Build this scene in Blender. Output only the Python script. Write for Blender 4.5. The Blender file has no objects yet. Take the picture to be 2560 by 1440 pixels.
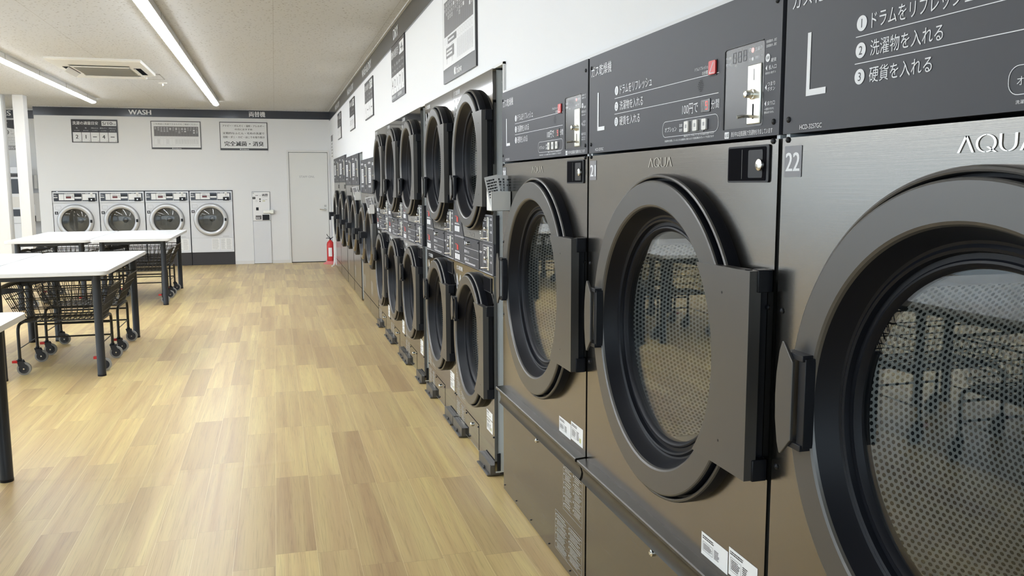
import bpy, bmesh, math, random
from mathutils import Vector, Matrix
PI = math.pi
S = bpy.context.scene
C = S.collection
random.seed(7)

# ------------------------------------------------------------------ camera, world, exposure
def R3(yaw, pitch, roll):
    f = Vector((math.sin(yaw), math.cos(yaw), 0)); r = Vector((math.cos(yaw), -math.sin(yaw), 0)); u = Vector((0, 0, 1))
    f2 = f*math.cos(pitch) + u*math.sin(pitch); u2 = u*math.cos(pitch) - f*math.sin(pitch)
    return r*math.cos(roll) + u2*math.sin(roll), u2*math.cos(roll) - r*math.sin(roll), f2
cr, cu, cf = R3(math.radians(15.473), math.radians(-6.970), math.radians(-0.194))
cam = bpy.data.cameras.new('camera'); camo = bpy.data.objects.new('camera', cam); C.objects.link(camo)
cam.sensor_width = 36.0; cam.lens = 36.0*2125.8/2560.0; cam.clip_start = 0.02; cam.clip_end = 200
camo.matrix_world = Matrix(((cr.x, cu.x, -cf.x, 0), (cr.y, cu.y, -cf.y, 0), (cr.z, cu.z, -cf.z, 1.45), (0, 0, 0, 1)))
S.camera = camo

W = bpy.data.worlds.new('daylight'); S.world = W; W.use_nodes = True
bg = W.node_tree.nodes['Background']; bg.inputs[0].default_value = (0.80, 0.90, 1.0, 1); bg.inputs[1].default_value = 2.1

S.view_settings.view_transform = 'Standard'; S.view_settings.look = 'None'
S.view_settings.exposure = 0.66; S.view_settings.gamma = 1.0; S.view_settings.use_curve_mapping = False
LAMP = 27.0        # strength of the LED diffusers
cy = S.cycles
cy.max_bounces = 8; cy.diffuse_bounces = 4; cy.glossy_bounces = 5; cy.transmission_bounces = 6; cy.transparent_max_bounces = 12
cy.use_denoising = True; cy.sample_clamp_indirect = 6.0
cy.caustics_reflective = False; cy.caustics_refractive = False

CEIL = 2.80; XW = 1.03; YF = 16.40; XL = -7.5; YB = -3.0; XS = 2.4; YS = 17.0
F0 = 1.006                                   # plane of the machine fronts

# ------------------------------------------------------------------ materials
def mat(name, col=(.8, .8, .8), rough=.5, metal=0.0, spec=.5, emit=None, es=1.0):
    m = bpy.data.materials.new(name); m.use_nodes = True
    b = m.node_tree.nodes['Principled BSDF']
    b.inputs['Base Color'].default_value = (*col, 1); b.inputs['Roughness'].default_value = rough
    b.inputs['Metallic'].default_value = metal; b.inputs['Specular IOR Level'].default_value = spec
    if emit: b.inputs['Emission Color'].default_value = (*emit, 1); b.inputs['Emission Strength'].default_value = es
    return m
def N(m, t, **kw):
    n = m.node_tree.nodes.new(t)
    for k, v in kw.items(): setattr(n, k, v)
    return n
def L(m, a, b): m.node_tree.links.new(a, b)
def M_(m, op, a, b=None):
    n = N(m, 'ShaderNodeMath', operation=op)
    for i, v in enumerate((a, b)):
        if v is None: continue
        if isinstance(v, (int, float)): n.inputs[i].default_value = v
        else: L(m, v, n.inputs[i])
    return n.outputs[0]
def bs(m): return m.node_tree.nodes['Principled BSDF']
def noise(m, scale, detail=3, vec=None, rough=.5):
    n = N(m, 'ShaderNodeTexNoise'); n.inputs['Scale'].default_value = scale; n.inputs['Detail'].default_value = detail
    n.inputs['Roughness'].default_value = rough
    if vec is not None: L(m, vec, n.inputs['Vector'])
    return n.outputs['Fac']
def mapped(m, scale, kind='Object'):
    tc = N(m, 'ShaderNodeTexCoord'); mp = N(m, 'ShaderNodeMapping'); mp.inputs['Scale'].default_value = scale
    L(m, tc.outputs[kind], mp.inputs['Vector']); return mp.outputs[0]
def ramp(m, fac, stops):
    r = N(m, 'ShaderNodeValToRGB'); e = r.color_ramp.elements
    while len(e) < len(stops): e.new(.5)
    for i, (p, c) in enumerate(stops): e[i].position = p; e[i].color = (*c, 1)
    L(m, fac, r.inputs[0]); return r.outputs[0]
def bump(m, h, s, d=.001):
    b = N(m, 'ShaderNodeBump'); b.inputs['Strength'].default_value = s; b.inputs['Distance'].default_value = d
    L(m, h, b.inputs['Height']); L(m, b.outputs[0], bs(m).inputs['Normal'])
def brushed(name, col, rough, var=.06, bmp=.06):
    m = mat(name, col, rough, 1.0)
    v = mapped(m, (1.5, 1.5, 260))
    f = noise(m, 3, 3, v)
    L(m, M_(m, 'ADD', M_(m, 'MULTIPLY', f, var*2), rough-var), bs(m).inputs['Roughness'])
    if bmp: bump(m, f, bmp, .001)
    return m

MT = {}
MT['steel'] = brushed('black_stainless', (.245, .228, .207), .21)
MT['steel_m'] = brushed('mirror_black_stainless', (.20, .195, .185), .06, .015, 0)
MT['rail'] = mat('dark_bronze_rail', (.06, .056, .05), .28, .7)
MT['steel_lo'] = brushed('stainless_kick_shaded', (.185, .172, .152), .25)  # same stainless darkened for the low panel; floor reflection put into the colour
MT['galv'] = mat('galvanised_sheet', (.66, .70, .72), .45, .15)
MT['panel'] = mat('slate_panel', (.055, .057, .068), .46, spec=.32)
MT['panel2'] = mat('slate_window', (.068, .07, .074), .22)
MT['ring'] = mat('graphite_paint', (.118, .114, .110), .34, .6)
MT['black'] = mat('black_plastic', (.010, .011, .015), .38, spec=.3)
MT['blackm'] = mat('recess_shade_black', (.006, .006, .008), .9, spec=.05)  # flat matte black; the shade inside recesses and gaps is painted, not modelled
MT['rubber'] = mat('black_rubber', (.006, .007, .011), .40, spec=.22)
MT['print'] = mat('white_print', (.82, .84, .88), .5)
MT['printk'] = mat('black_print', (.02, .02, .022), .5)
MT['printg'] = mat('grey_print', (.38, .38, .4), .5)
MT['red'] = mat('red_plastic', (.62, .03, .03), .3)
MT['stick'] = mat('sticker_print', (.55, .53, .50), .5)
MT['pink'] = mat('faded_red_plastic', (.72, .22, .22), .4)
MT['redd'] = mat('dim_red_display', (.13, .02, .025), .3)
MT['redlit'] = mat('red_segment', (.5, .03, .03), .4, emit=(1, .12, .1), es=.7)
MT['pinklit'] = mat('pink_lamp', (.8, .4, .4), .4, emit=(1, .45, .42), es=.45)
MT['whitep'] = mat('white_plastic', (.80, .80, .78), .35)
MT['chrome'] = mat('bright_steel', (.80, .79, .74), .2, 1.0)
MT['plate'] = mat('satin_plate', (.82, .81, .74), .33, .85)
MT['label'] = mat('paper_label', (.86, .87, .88), .5)
MT['amber'] = mat('olive_sticker', (.55, .55, .25), .5)
MT['badge'] = mat('badge_metal', (.70, .68, .63), .18, 1.0)
MT['numb'] = mat('number_film', (.22, .22, .24), .35, .0)
MT['dark'] = mat('dark_board', (.035, .034, .038), .35)
MT['navy'] = mat('navy_fascia', (.028, .032, .045), .22, spec=.7)
MT['paper'] = mat('poster_paper', (.78, .79, .80), .45)
MT['pgrey'] = mat('poster_grey', (.16, .155, .16), .45)
MT['white'] = mat('white_paint', (.74, .74, .735), .55)
MT['doorw'] = mat('door_laminate', (.76, .765, .75), .42)
MT['acw'] = mat('ac_plastic', (.76, .75, .71), .4)
MT['acg'] = mat('ac_grille', (.30, .29, .26), .6)
MT['tabletop'] = mat('white_laminate', (.72, .73, .74), .28)
MT['frame'] = mat('charcoal_paint', (.022, .025, .032), .38)
MT['wire'] = mat('charcoal_wire', (.018, .017, .017), .4)
MT['tyre'] = mat('grey_tyre', (.28, .28, .27), .6)
MT['silver'] = mat('silver_ring', (.62, .63, .65), .35, .35)
MT['wbody'] = mat('washer_enamel', (.74, .76, .80), .35)
MT['lamp'] = mat('led_diffuser', (.9, .9, .9), .4, emit=(.90, .95, 1.0), es=LAMP)
MT['lampb'] = mat('lamp_body', (.7, .69, .67), .45)
MT['conc'] = mat('concrete', (.42, .43, .44), .8)
MT['alu'] = mat('window_alu', (.35, .36, .37), .4, .6)
MT['steeld'] = mat('drum_steel', (.55, .55, .54), .3, 1.0)

def mk_drum():
    m = mat('perforated_drum', (.5, .5, .5), .38, .5)
    tc = N(m, 'ShaderNodeUVMap')
    a = .0135
    def lattice(off):
        mp = N(m, 'ShaderNodeMapping'); mp.inputs['Scale'].default_value = (1/a, 1/(a*1.732), 1); mp.inputs['Location'].default_value = (off, off, 0)
        L(m, tc.outputs[0], mp.inputs[0])
        fr = N(m, 'ShaderNodeVectorMath', operation='FRACTION'); L(m, mp.outputs[0], fr.inputs[0])
        sb = N(m, 'ShaderNodeVectorMath', operation='SUBTRACT'); L(m, fr.outputs[0], sb.inputs[0]); sb.inputs[1].default_value = (.5, .5, 0)
        ml = N(m, 'ShaderNodeVectorMath', operation='MULTIPLY'); L(m, sb.outputs[0], ml.inputs[0]); ml.inputs[1].default_value = (1, 1.732, 0)
        ln = N(m, 'ShaderNodeVectorMath', operation='LENGTH'); L(m, ml.outputs[0], ln.inputs[0]); return ln.outputs['Value']
    d = M_(m, 'MINIMUM', lattice(0.0), lattice(0.5))
    hole = M_(m, 'LESS_THAN', d, .31)
    mx = N(m, 'ShaderNodeMix', data_type='RGBA'); L(m, hole, mx.inputs[0])
    mx.inputs[6].default_value = (.88, .88, .86, 1); mx.inputs[7].default_value = (.01, .01, .012, 1)
    L(m, mx.outputs[2], bs(m).inputs['Base Color'])
    L(m, M_(m, 'MULTIPLY', M_(m, 'SUBTRACT', 1.0, hole), .1), bs(m).inputs['Metallic'])
    return m
MT['drum'] = mk_drum()

def mk_glass(name, tint, ior=1.5):
    m = bpy.data.materials.new(name); m.use_nodes = True; nt = m.node_tree; nt.nodes.clear()
    out = nt.nodes.new('ShaderNodeOutputMaterial'); mx = nt.nodes.new('ShaderNodeMixShader')
    tr = nt.nodes.new('ShaderNodeBsdfTransparent'); gl = nt.nodes.new('ShaderNodeBsdfGlossy'); fr = nt.nodes.new('ShaderNodeFresnel')
    ge = nt.nodes.new('ShaderNodeNewGeometry')
    tr.inputs[0].default_value = (*tint, 1); gl.inputs['Roughness'].default_value = 0.0
    # the same pane seen from its far surface: the Fresnel node inverts the index there, so give it the inverse
    a = nt.nodes.new('ShaderNodeMath'); a.operation = 'MULTIPLY_ADD'; a.inputs[1].default_value = 1/ior-ior; a.inputs[2].default_value = ior
    L(m, ge.outputs['Backfacing'], a.inputs[0]); L(m, a.outputs[0], fr.inputs[0])
    L(m, fr.outputs[0], mx.inputs[0]); L(m, tr.outputs[0], mx.inputs[1]); L(m, gl.outputs[0], mx.inputs[2]); L(m, mx.outputs[0], out.inputs[0])
    return m
MT['glass'] = mk_glass('door_glass', (.92, .94, .94), 1.62)
MT['bowl'] = mk_glass('washer_bowl_glass', (.45, .44, .42), 1.6)
MT['pane'] = mk_glass('window_glass', (.93, .96, .97), 1.45)

def mk_floor():
    m = mat('oak_vinyl', (.5, .4, .25), .36, spec=.45)
    tc = N(m, 'ShaderNodeTexCoord'); sp = N(m, 'ShaderNodeSeparateXYZ'); L(m, tc.outputs['Object'], sp.inputs[0])
    wd, ln = .158, .915
    xs = M_(m, 'DIVIDE', M_(m, 'ADD', sp.outputs[0], .047+15.8), wd)
    row = M_(m, 'FLOOR', xs); fx = M_(m, 'FRACT', xs)
    wn = N(m, 'ShaderNodeTexWhiteNoise', noise_dimensions='1D'); L(m, row, wn.inputs['W'])
    ys = M_(m, 'ADD', M_(m, 'DIVIDE', M_(m, 'ADD', sp.outputs[1], 20), ln), M_(m, 'MULTIPLY', wn.outputs['Value'], 7.31))
    col = M_(m, 'FLOOR', ys); fy = M_(m, 'FRACT', ys)
    cb = N(m, 'ShaderNodeCombineXYZ'); L(m, row, cb.inputs[0]); L(m, col, cb.inputs[1])
    w2 = N(m, 'ShaderNodeTexWhiteNoise', noise_dimensions='2D'); L(m, cb.outputs[0], w2.inputs['Vector'])
    rnd = w2.outputs['Value']; sc = N(m, 'ShaderNodeSeparateColor'); L(m, w2.outputs['Color'], sc.inputs[0])
    # grain coordinates, shifted per plank
    gx = M_(m, 'ADD', M_(m, 'MULTIPLY', sp.outputs[0], 15.0), M_(m, 'MULTIPLY', sc.outputs[0], 50))
    gy = M_(m, 'ADD', M_(m, 'MULTIPLY', sp.outputs[1], .55), M_(m, 'MULTIPLY', sc.outputs[1], 50))
    gv = N(m, 'ShaderNodeCombineXYZ'); L(m, gx, gv.inputs[0]); L(m, gy, gv.inputs[1])
    n1 = N(m, 'ShaderNodeTexNoise'); n1.inputs['Scale'].default_value = 1.0; n1.inputs['Detail'].default_value = 3; n1.inputs['Distortion'].default_value = .7; L(m, gv.outputs[0], n1.inputs['Vector'])
    broad = ramp(m, n1.outputs['Fac'], [(.25, (.47, .325, .160)), (.45, (.55, .405, .200)), (.62, (.61, .475, .225)), (.8, (.70, .575, .275))])
    # fine ring lines
    wv = N(m, 'ShaderNodeTexNoise'); wv.inputs['Scale'].default_value = 1.0; wv.inputs['Detail'].default_value = 4; wv.inputs['Distortion'].default_value = 1.6
    g2 = N(m, 'ShaderNodeVectorMath', operation='MULTIPLY'); L(m, gv.outputs[0], g2.inputs[0]); g2.inputs[1].default_value = (10.0, 5.0, 1); L(m, g2.outputs[0], wv.inputs['Vector'])
    fine = ramp(m, wv.outputs['Fac'], [(.34, (.78, .76, .73)), (.48, (1.0, 1.0, 1.0)), (.7, (1.05, 1.05, 1.04))])
    mx = N(m, 'ShaderNodeMix', data_type='RGBA', blend_type='MULTIPLY'); mx.inputs[0].default_value = .8; L(m, broad, mx.inputs[6]); L(m, fine, mx.inputs[7])
    tint = ramp(m, rnd, [(0, (.80, .75, .75)), (.3, (.89, .86, .86)), (.6, (1.0, 1.0, .98)), (1, (1.10, 1.10, 1.03))])
    m2 = N(m, 'ShaderNodeMix', data_type='RGBA', blend_type='MULTIPLY'); m2.inputs[0].default_value = 1; L(m, mx.outputs[2], m2.inputs[6]); L(m, tint, m2.inputs[7])
    # seams: pale bevel on the long joints, hair line on the short ones
    e1 = M_(m, 'LESS_THAN', fx, .012)
    e2 = M_(m, 'LESS_THAN', fy, .0022)
    m3 = N(m, 'ShaderNodeMix', data_type='RGBA'); L(m, M_(m, 'MULTIPLY', e1, .55), m3.inputs[0]); L(m, m2.outputs[2], m3.inputs[6]); m3.inputs[7].default_value = (.80, .70, .40, 1)
    m4 = N(m, 'ShaderNodeMix', data_type='RGBA'); L(m, M_(m, 'MULTIPLY', e2, .5), m4.inputs[0]); L(m, m3.outputs[2], m4.inputs[6]); m4.inputs[7].default_value = (.27, .19, .1, 1)
    L(m, m4.outputs[2], bs(m).inputs['Base Color'])
    L(m, M_(m, 'ADD', .28, M_(m, 'MULTIPLY', wv.outputs['Fac'], .16)), bs(m).inputs['Roughness'])
    big = noise(m, 1.6, 2, tc.outputs['Object'])
    # the vinyl sheet has lifted into one low crease across the aisle
    cyv = M_(m, 'DIVIDE', M_(m, 'SUBTRACT', sp.outputs[1], M_(m, 'ADD', 4.50, M_(m, 'MULTIPLY', M_(m, 'SINE', M_(m, 'MULTIPLY', sp.outputs[0], 3.1)), .035))), .030)
    crease = M_(m, 'MULTIPLY', M_(m, 'EXPONENT', M_(m, 'MULTIPLY', M_(m, 'MULTIPLY', cyv, cyv), -1.0)), M_(m, 'LESS_THAN', sp.outputs[0], .05))
    bump(m, M_(m, 'ADD', M_(m, 'MULTIPLY', crease, 3.0), M_(m, 'ADD', M_(m, 'MULTIPLY', wv.outputs['Fac'], .25), M_(m, 'MULTIPLY', big, 6.0))), .25, .0012)
    return m
MT['floor'] = mk_floor()

def mk_ceil():
    m = mat('rockwool_board', (.63, .60, .565), .9, spec=.1)
    tc = N(m, 'ShaderNodeTexCoord'); sp = N(m, 'ShaderNodeSeparateXYZ'); L(m, tc.outputs['Object'], sp.inputs[0])
    v = N(m, 'ShaderNodeTexVoronoi', feature='F1'); v.inputs['Scale'].default_value = 30; L(m, tc.outputs['Object'], v.inputs['Vector'])
    n = noise(m, 60, 3, tc.outputs['Object'])
    d = M_(m, 'ADD', v.outputs['Distance'], M_(m, 'MULTIPLY', M_(m, 'SUBTRACT', n, .5), .9))
    spk = ramp(m, d, [(.10, (.42, .39, .36)), (.26, (1, 1, 1))])
    # joints between boards
    jx = M_(m, 'LESS_THAN', M_(m, 'FRACT', M_(m, 'DIVIDE', M_(m, 'ADD', sp.outputs[0], -.035+18.2), .91)), .004)
    jy = M_(m, 'LESS_THAN', M_(m, 'FRACT', M_(m, 'DIVIDE', M_(m, 'ADD', sp.outputs[1], 18.2), 1.82)), .002)
    mx = N(m, 'ShaderNodeMix', data_type='RGBA', blend_type='MULTIPLY'); mx.inputs[0].default_value = .7; mx.inputs[6].default_value = (.64, .65, .665, 1); L(m, spk, mx.inputs[7])
    m3 = N(m, 'ShaderNodeMix', data_type='RGBA'); L(m, M_(m, 'MAXIMUM', M_(m, 'MULTIPLY', jx, .45), M_(m, 'MULTIPLY', jy, .2)), m3.inputs[0])
    L(m, mx.outputs[2], m3.inputs[6]); m3.inputs[7].default_value = (.25, .23, .2, 1)
    L(m, m3.outputs[2], bs(m).inputs['Base Color']); bump(m, d, .35, .002)
    return m
MT['ceil'] = mk_ceil()
def mk_wall():
    m = mat('wall_paper', (.80, .812, .828), .75, spec=.25)
    tc = N(m, 'ShaderNodeTexCoord'); bump(m, noise(m, 240, 2, tc.outputs['Object']), .12, .001); return m
MT['wall'] = mk_wall()

# ------------------------------------------------------------------ mesh helpers
class MB:
    def __init__(s): s.v = []; s.f = []; s.m = []; s.uv = {}
    def face(s, pts, mi=0):
        i = len(s.v); s.v += [tuple(p) for p in pts]; s.f.append(list(range(i, i+len(pts)))); s.m.append(mi); return s
    def box(s, x0, x1, y0, y1, z0, z1, mi=0):
        i = len(s.v)
        s.v += [(x0, y0, z0), (x1, y0, z0), (x1, y1, z0), (x0, y1, z0), (x0, y0, z1), (x1, y0, z1), (x1, y1, z1), (x0, y1, z1)]
        for q in ((0, 3, 2, 1), (4, 5, 6, 7), (0, 1, 5, 4), (1, 2, 6, 5), (2, 3, 7, 6), (3, 0, 4, 7)): s.f.append([i+k for k in q]); s.m.append(mi)
        return s
    def grid(s, rows, closed=False, mi=0, caps=False, loop=False):
        i = len(s.v); n = len(rows[0])
        for r in rows: s.v += [tuple(p) for p in r]
        R = len(rows)
        for a in range(R if loop else R-1):
            b = (a+1) % R
            for k in range(n if closed else n-1):
                l = (k+1) % n
                s.f.append([i+a*n+k, i+a*n+l, i+b*n+l, i+b*n+k]); s.m.append(mi)
        if caps:
            s.f.append([i+k for k in range(n)][::-1]); s.m.append(mi); s.f.append([i+(R-1)*n+k for k in range(n)]); s.m.append(mi)
        return s
    def lathe(s, prof, cx, cz, n=64, mi=0, a0=0, a1=None):       # axis along y, prof = [(y, r)]
        full = a1 is None
        aa = [a0+(2*PI if full else a1-a0)*k/(n if full else n-1) for k in range(n)]
        rows = [[(cx+r*math.cos(t), y, cz+r*math.sin(t)) for t in aa] for y, r in prof]
        return s.grid(rows, closed=full, mi=mi)
    def disc(s, cx, cz, r, y, n=32, mi=0): return s.face([(cx+r*math.cos(2*PI*k/n), y, cz+r*math.sin(2*PI*k/n)) for k in range(n)], mi)
    def vlathe(s, prof, cx, cy, n=24, mi=0):                      # axis along z, prof = [(z, r)]
        s.grid([[(cx+r*math.cos(2*PI*k/n), cy+r*math.sin(2*PI*k/n), z) for k in range(n)] for z, r in prof], closed=True, mi=mi, caps=True); return s
    def xlathe(s, prof, cy, cz, n=24, mi=0):
        s.grid([[(x, cy+r*math.cos(2*PI*k/n), cz+r*math.sin(2*PI*k/n)) for k in range(n)] for x, r in prof], closed=True, mi=mi, caps=True); return s
    def ylathe(s, prof, cx, cz, n=24, mi=0):
        s.grid([[(cx+r*math.cos(2*PI*k/n), y, cz+r*math.sin(2*PI*k/n)) for k in range(n)] for y, r in prof], closed=True, mi=mi, caps=True); return s
    def tube(s, pts, r, n=6, mi=0, caps=True):
        pts = [Vector(p) for p in pts]; rows = []; pn = None
        for k, p in enumerate(pts):
            d = (pts[min(k+1, len(pts)-1)]-pts[max(k-1, 0)]).normalized()
            if pn is None:
                a = Vector((0, 0, 1)) if abs(d.z) < .9 else Vector((1, 0, 0)); pn = d.cross(a).normalized()
            else:
                pn = (pn-d*pn.dot(d)).normalized()
            b = d.cross(pn)
            rows.append([tuple(p+(pn*math.cos(2*PI*j/n)+b*math.sin(2*PI*j/n))*r) for j in range(n)])
        return s.grid(rows, closed=True, mi=mi, caps=caps)
    def rect(s, x0, x1, z0, z1, y, mi=0): return s.face([(x0, y, z0), (x1, y, z0), (x1, y, z1), (x0, y, z1)], mi)
    def prism(s, poly, y0, y1, mi=0):                             # poly in (x, z)
        n = len(poly); i = len(s.v)
        s.v += [(x, y0, z) for x, z in poly]+[(x, y1, z) for x, z in poly]
        s.f.append([i+k for k in range(n)]); s.m.append(mi); s.f.append([i+n+k for k in range(n)][::-1]); s.m.append(mi)
        for k in range(n): s.f.append([i+k, i+n+k, i+n+(k+1) % n, i+(k+1) % n]); s.m.append(mi)
        return s
    def hole_plate(s, x0, x1, z0, z1, cx, cz, r, y0, y1, n=96, mi=0):
        def out(t):
            c, q = math.cos(t), math.sin(t); k = 1e9
            if c > 1e-9: k = min(k, (x1-cx)/c)
            if c < -1e-9: k = min(k, (x0-cx)/c)
            if q > 1e-9: k = min(k, (z1-cz)/q)
            if q < -1e-9: k = min(k, (z0-cz)/q)
            return (cx+c*k, cz+q*k)
        an = sorted([2*PI*k/n for k in range(n)]+[math.atan2(z-cz, x-cx) % (2*PI) for x in (x0, x1) for z in (z0, z1)])
        I = [(cx+r*math.cos(t), cz+r*math.sin(t)) for t in an]; O = [out(t) for t in an]
        rows = [[(p[0], y1, p[1]) for p in O], [(p[0], y0, p[1]) for p in O], [(p[0], y0, p[1]) for p in I], [(p[0], y1, p[1]) for p in I]]
        return s.grid(rows, closed=True, mi=mi, loop=True)
    def rrect_line(s, x0, x1, z0, z1, r, w, y, mi=0):
        def loop(d):
            P = []
            for cx, cz, a in ((x1-r, z1-r, 0), (x0+r, z1-r, PI/2), (x0+r, z0+r, PI), (x1-r, z0+r, 1.5*PI)):
                for k in range(7): t = a+PI/2*k/6; P.append((cx+(r-d)*math.cos(t), y, cz+(r-d)*math.sin(t)))
            return P
        return s.grid([loop(0), loop(w)], closed=True, mi=mi)
    def build(s, name, m, parent=None, smooth=35, bevel=0, weld=False):
        me = bpy.data.meshes.new(name); me.from_pydata(s.v, [], s.f)
        for k in (m if isinstance(m, (list, tuple)) else [m]): me.materials.append(MT[k])
        for p, i in zip(me.polygons, s.m): p.material_index = i
        bm = bmesh.new(); bm.from_mesh(me)
        if weld: bmesh.ops.remove_doubles(bm, verts=bm.verts, dist=1e-5)
        bmesh.ops.recalc_face_normals(bm, faces=bm.faces); bm.to_mesh(me); bm.free()
        if smooth:
            me.shade_smooth(); me.set_sharp_from_angle(angle=math.radians(smooth))
        o = bpy.data.objects.new(name, me); C.objects.link(o)
        if parent: o.parent = parent
        if bevel:
            b = o.modifiers.new('bevel', 'BEVEL'); b.width = bevel; b.segments = 2; b.limit_method = 'ANGLE'; b.angle_limit = math.radians(50)
        return o
def rpoly(x0, x1, z0, z1, r, n=6):
    P = []
    for cx, cz, a in ((x1-r, z1-r, 0), (x0+r, z1-r, PI/2), (x0+r, z0+r, PI), (x1-r, z0+r, 1.5*PI)):
        for k in range(n+1): t = a+PI/2*k/n; P.append((cx+r*math.cos(t), cz+r*math.sin(t)))
    return P

_tc = bpy.data.curves.new('lettering_source', 'FONT'); _tc.resolution_u = 3; _to = bpy.data.objects.new('lettering_source', _tc); _cache = {}
def glyphs(s):
    if s not in _cache:
        _tc.body = s; me = _to.to_mesh()
        V = [(v.co.x, v.co.y) for v in me.vertices]; Fc = [list(p.vertices) for p in me.polygons]; _to.to_mesh_clear()
        x0 = min(v[0] for v in V); x1 = max(v[0] for v in V); y0 = min(v[1] for v in V); y1 = max(v[1] for v in V)
        _cache[s] = (V, Fc, x0, x1, y0, y1)
    return _cache[s]
def text(mb, s, x, z, h, y, w=None, align='l', mi=0, bold=0.0, vert=False):
    """print s with glyph height h, bottom edge at z; w squeezes it to that width"""
    if vert:
        for k, ch in enumerate(s): text(mb, ch, x, z-h*1.08*(k+1), h*.92, y, w, align, mi)
        return
    V, Fc, x0, x1, y0, y1 = glyphs(s)
    sy = h/(y1-y0); sx = sy if w is None else w/(x1-x0)
    ox = x if align == 'l' else (x-(x1-x0)*sx/2 if align == 'c' else x-(x1-x0)*sx)
    for bx in ((0,) if not bold else (-bold, 0, bold)):
        i = len(mb.v); yy = y-(.00004 if bx > 0 else 0)+(.00004 if bx < 0 else 0)
        mb.v += [(ox+bx+(a-x0)*sx, yy, z+(b-y0)*sy) for a, b in V]
        for f in Fc: mb.f.append([i+k for k in f]); mb.m.append(mi)

def empty(name, loc=(0, 0, 0), rz=0.0, label=None, cat=None, group=None):
    o = bpy.data.objects.new(name, None); C.objects.link(o); o.location = loc; o.rotation_euler = (0, 0, rz); o.empty_display_size = .1
    if label: o['label'] = label
    if cat: o['category'] = cat
    if group: o['group'] = group
    return o
def tag(o, label, cat, group=None):
    o['label'] = label; o['category'] = cat
    if group: o['group'] = group
    return o
def struct(o): o['kind'] = 'structure'; return o
def dup(o, parent=None):
    c = o.copy(); C.objects.link(c); c.parent = parent
    for ch in list(KIDS.get(o, [])): dup(ch, c)
    KIDS[c] = [x for x in LAST.pop(c, [])] if c in LAST else []
    return c
KIDS = {}; LAST = {}
def copy_tree(o, parent=None):
    c = o.copy(); C.objects.link(c)
    if parent: c.parent = parent
    for ch in [x for x in bpy.data.objects if x.parent == o]: copy_tree(ch, c)
    return c
RW = -PI/2      # rotation of everything that faces the aisle from the right wall

# ------------------------------------------------------------------ the setting
struct(MB().box(XL-.2, XS, YB-.2, YS+.1, -.12, 0).build('floor', 'floor'))
struct(MB().box(XL-.2, XS, YB-.2, YS+.1, CEIL, CEIL+.1).build('ceiling', 'ceil'))
# right wall: stepped openings the machines stand in
LZ, MZ, CZ, BZ, AZ = 1.862, 1.995, 1.742, 1.842, 1.892
wr = MB()
wr.box(XW, XW+.12, YB, -1.95, 0, CEIL)
for y0, y1, z in ((-1.95, 3.812, LZ), (3.812, 8.87, MZ), (8.87, 10.42, CZ), (10.42, 12.735, BZ), (12.735, 15.27, AZ)):
    wr.box(XW, XW+.12, y0, y1, z, CEIL)
wr.box(XW, XW+.12, 15.27, YF+.1, 0, CEIL)
wr.build('x', 'wall').name = 'wall_right'; struct(bpy.data.objects['wall_right'])
struct(MB().box(XS-.1, XS, YB, YF+.1, 0, CEIL).build('wall_light_stop', 'wall'))  # unseen wall added to keep outside light from leaking past the machines
struct(MB().box(XW-.012, XW-.0005, 3.812, 3.824, LZ, MZ+.006).box(XW-.012, XW-.0005, 3.812, 8.87, MZ-.004, MZ+.008).box(XW-.012, XW-.0005, -1.9, 3.812, LZ-.003, LZ+.009).build('trim_1', 'white'))
# far wall with the washer alcove, change machine bay and staff door opening
wf = MB()
WX0, WX1, WZT = -3.722, -.742, 1.357
DX0, DX1, DZ = .262, .972, 2.048
CX0, CX1, CZT = -.408, -.086, 1.33
wf.box(-3.92, WX0, YF, YF+.14, 0, CEIL); wf.box(WX0, WX1, YF, YF+.14, WZT, CEIL)
wf.box(WX1, CX0, YF, YF+.14, 0, CEIL); wf.box(CX0, CX1, YF, YF+.14, CZT, CEIL)
wf.box(CX1, DX0, YF, YF+.14, 0, CEIL); wf.box(DX0, DX1, YF, YF+.14, DZ, CEIL); wf.box(DX1, XW+.12, YF, YF+.14, 0, CEIL)
struct(wf.build('wall_far', 'wall'))
struct(MB().box(-3.92, -3.80, YF+.14, YS+.02, 0, CEIL).build('wall_return', 'wall'))
struct(MB().box(XL, -3.80, YS, YS+.1, 0, CEIL).build('wall_back', 'wall'))
struct(MB().box(-3.8, XS, YF+.75, YF+.85, 0, CEIL).build('wall_utility', 'wall'))
# baseboards
bb = MB()
for a, b in ((-3.92, WX0), (WX1, CX0), (CX1, DX0-.03)): bb.box(a, b, YF-.008, YF, 0, .06)
struct(bb.build('baseboard_far', 'white'))
# dark fascia boards with department names
fz0, fz1 = 2.648, 2.790
t = empty('trim_2'); t['kind'] = 'structure'
MB().box(-3.925, XW, YF-.012, YF, fz0, fz1).build('fascia', 'navy', t)
g = MB(); text(g, 'WASH', -2.417, 2.682, .082, YF-.0135, .365, bold=.004); text(g, '両替機', -.402, 2.674, .098, YF-.0135, .283, bold=.002)
g.build('lettering', 'print', t, smooth=0)
t = empty('trim_3', (XW, 0, 0), RW); t['kind'] = 'structure'
MB().box(-YF, 1.9, -.012, 0, fz0-.02, fz1).build('fascia', 'navy', t)
g = MB()
text(g, 'DRY', -7.43, 2.665, .085, -.0135, .29, bold=.004)
for a, b in ((10.12, 9.16), (12.22, 11.28), (14.7, 13.75)): text(g, 'WASH & DRY', -a, 2.668, .085, -.0135, a-b, bold=.004)
g.build('lettering', 'print', t, smooth=0)
t = empty('trim_4'); t['kind'] = 'structure'
MB().box(XL, -3.92, YS-.012, YS, fz0-.02, fz1-.02).build('fascia', 'navy', t)
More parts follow.
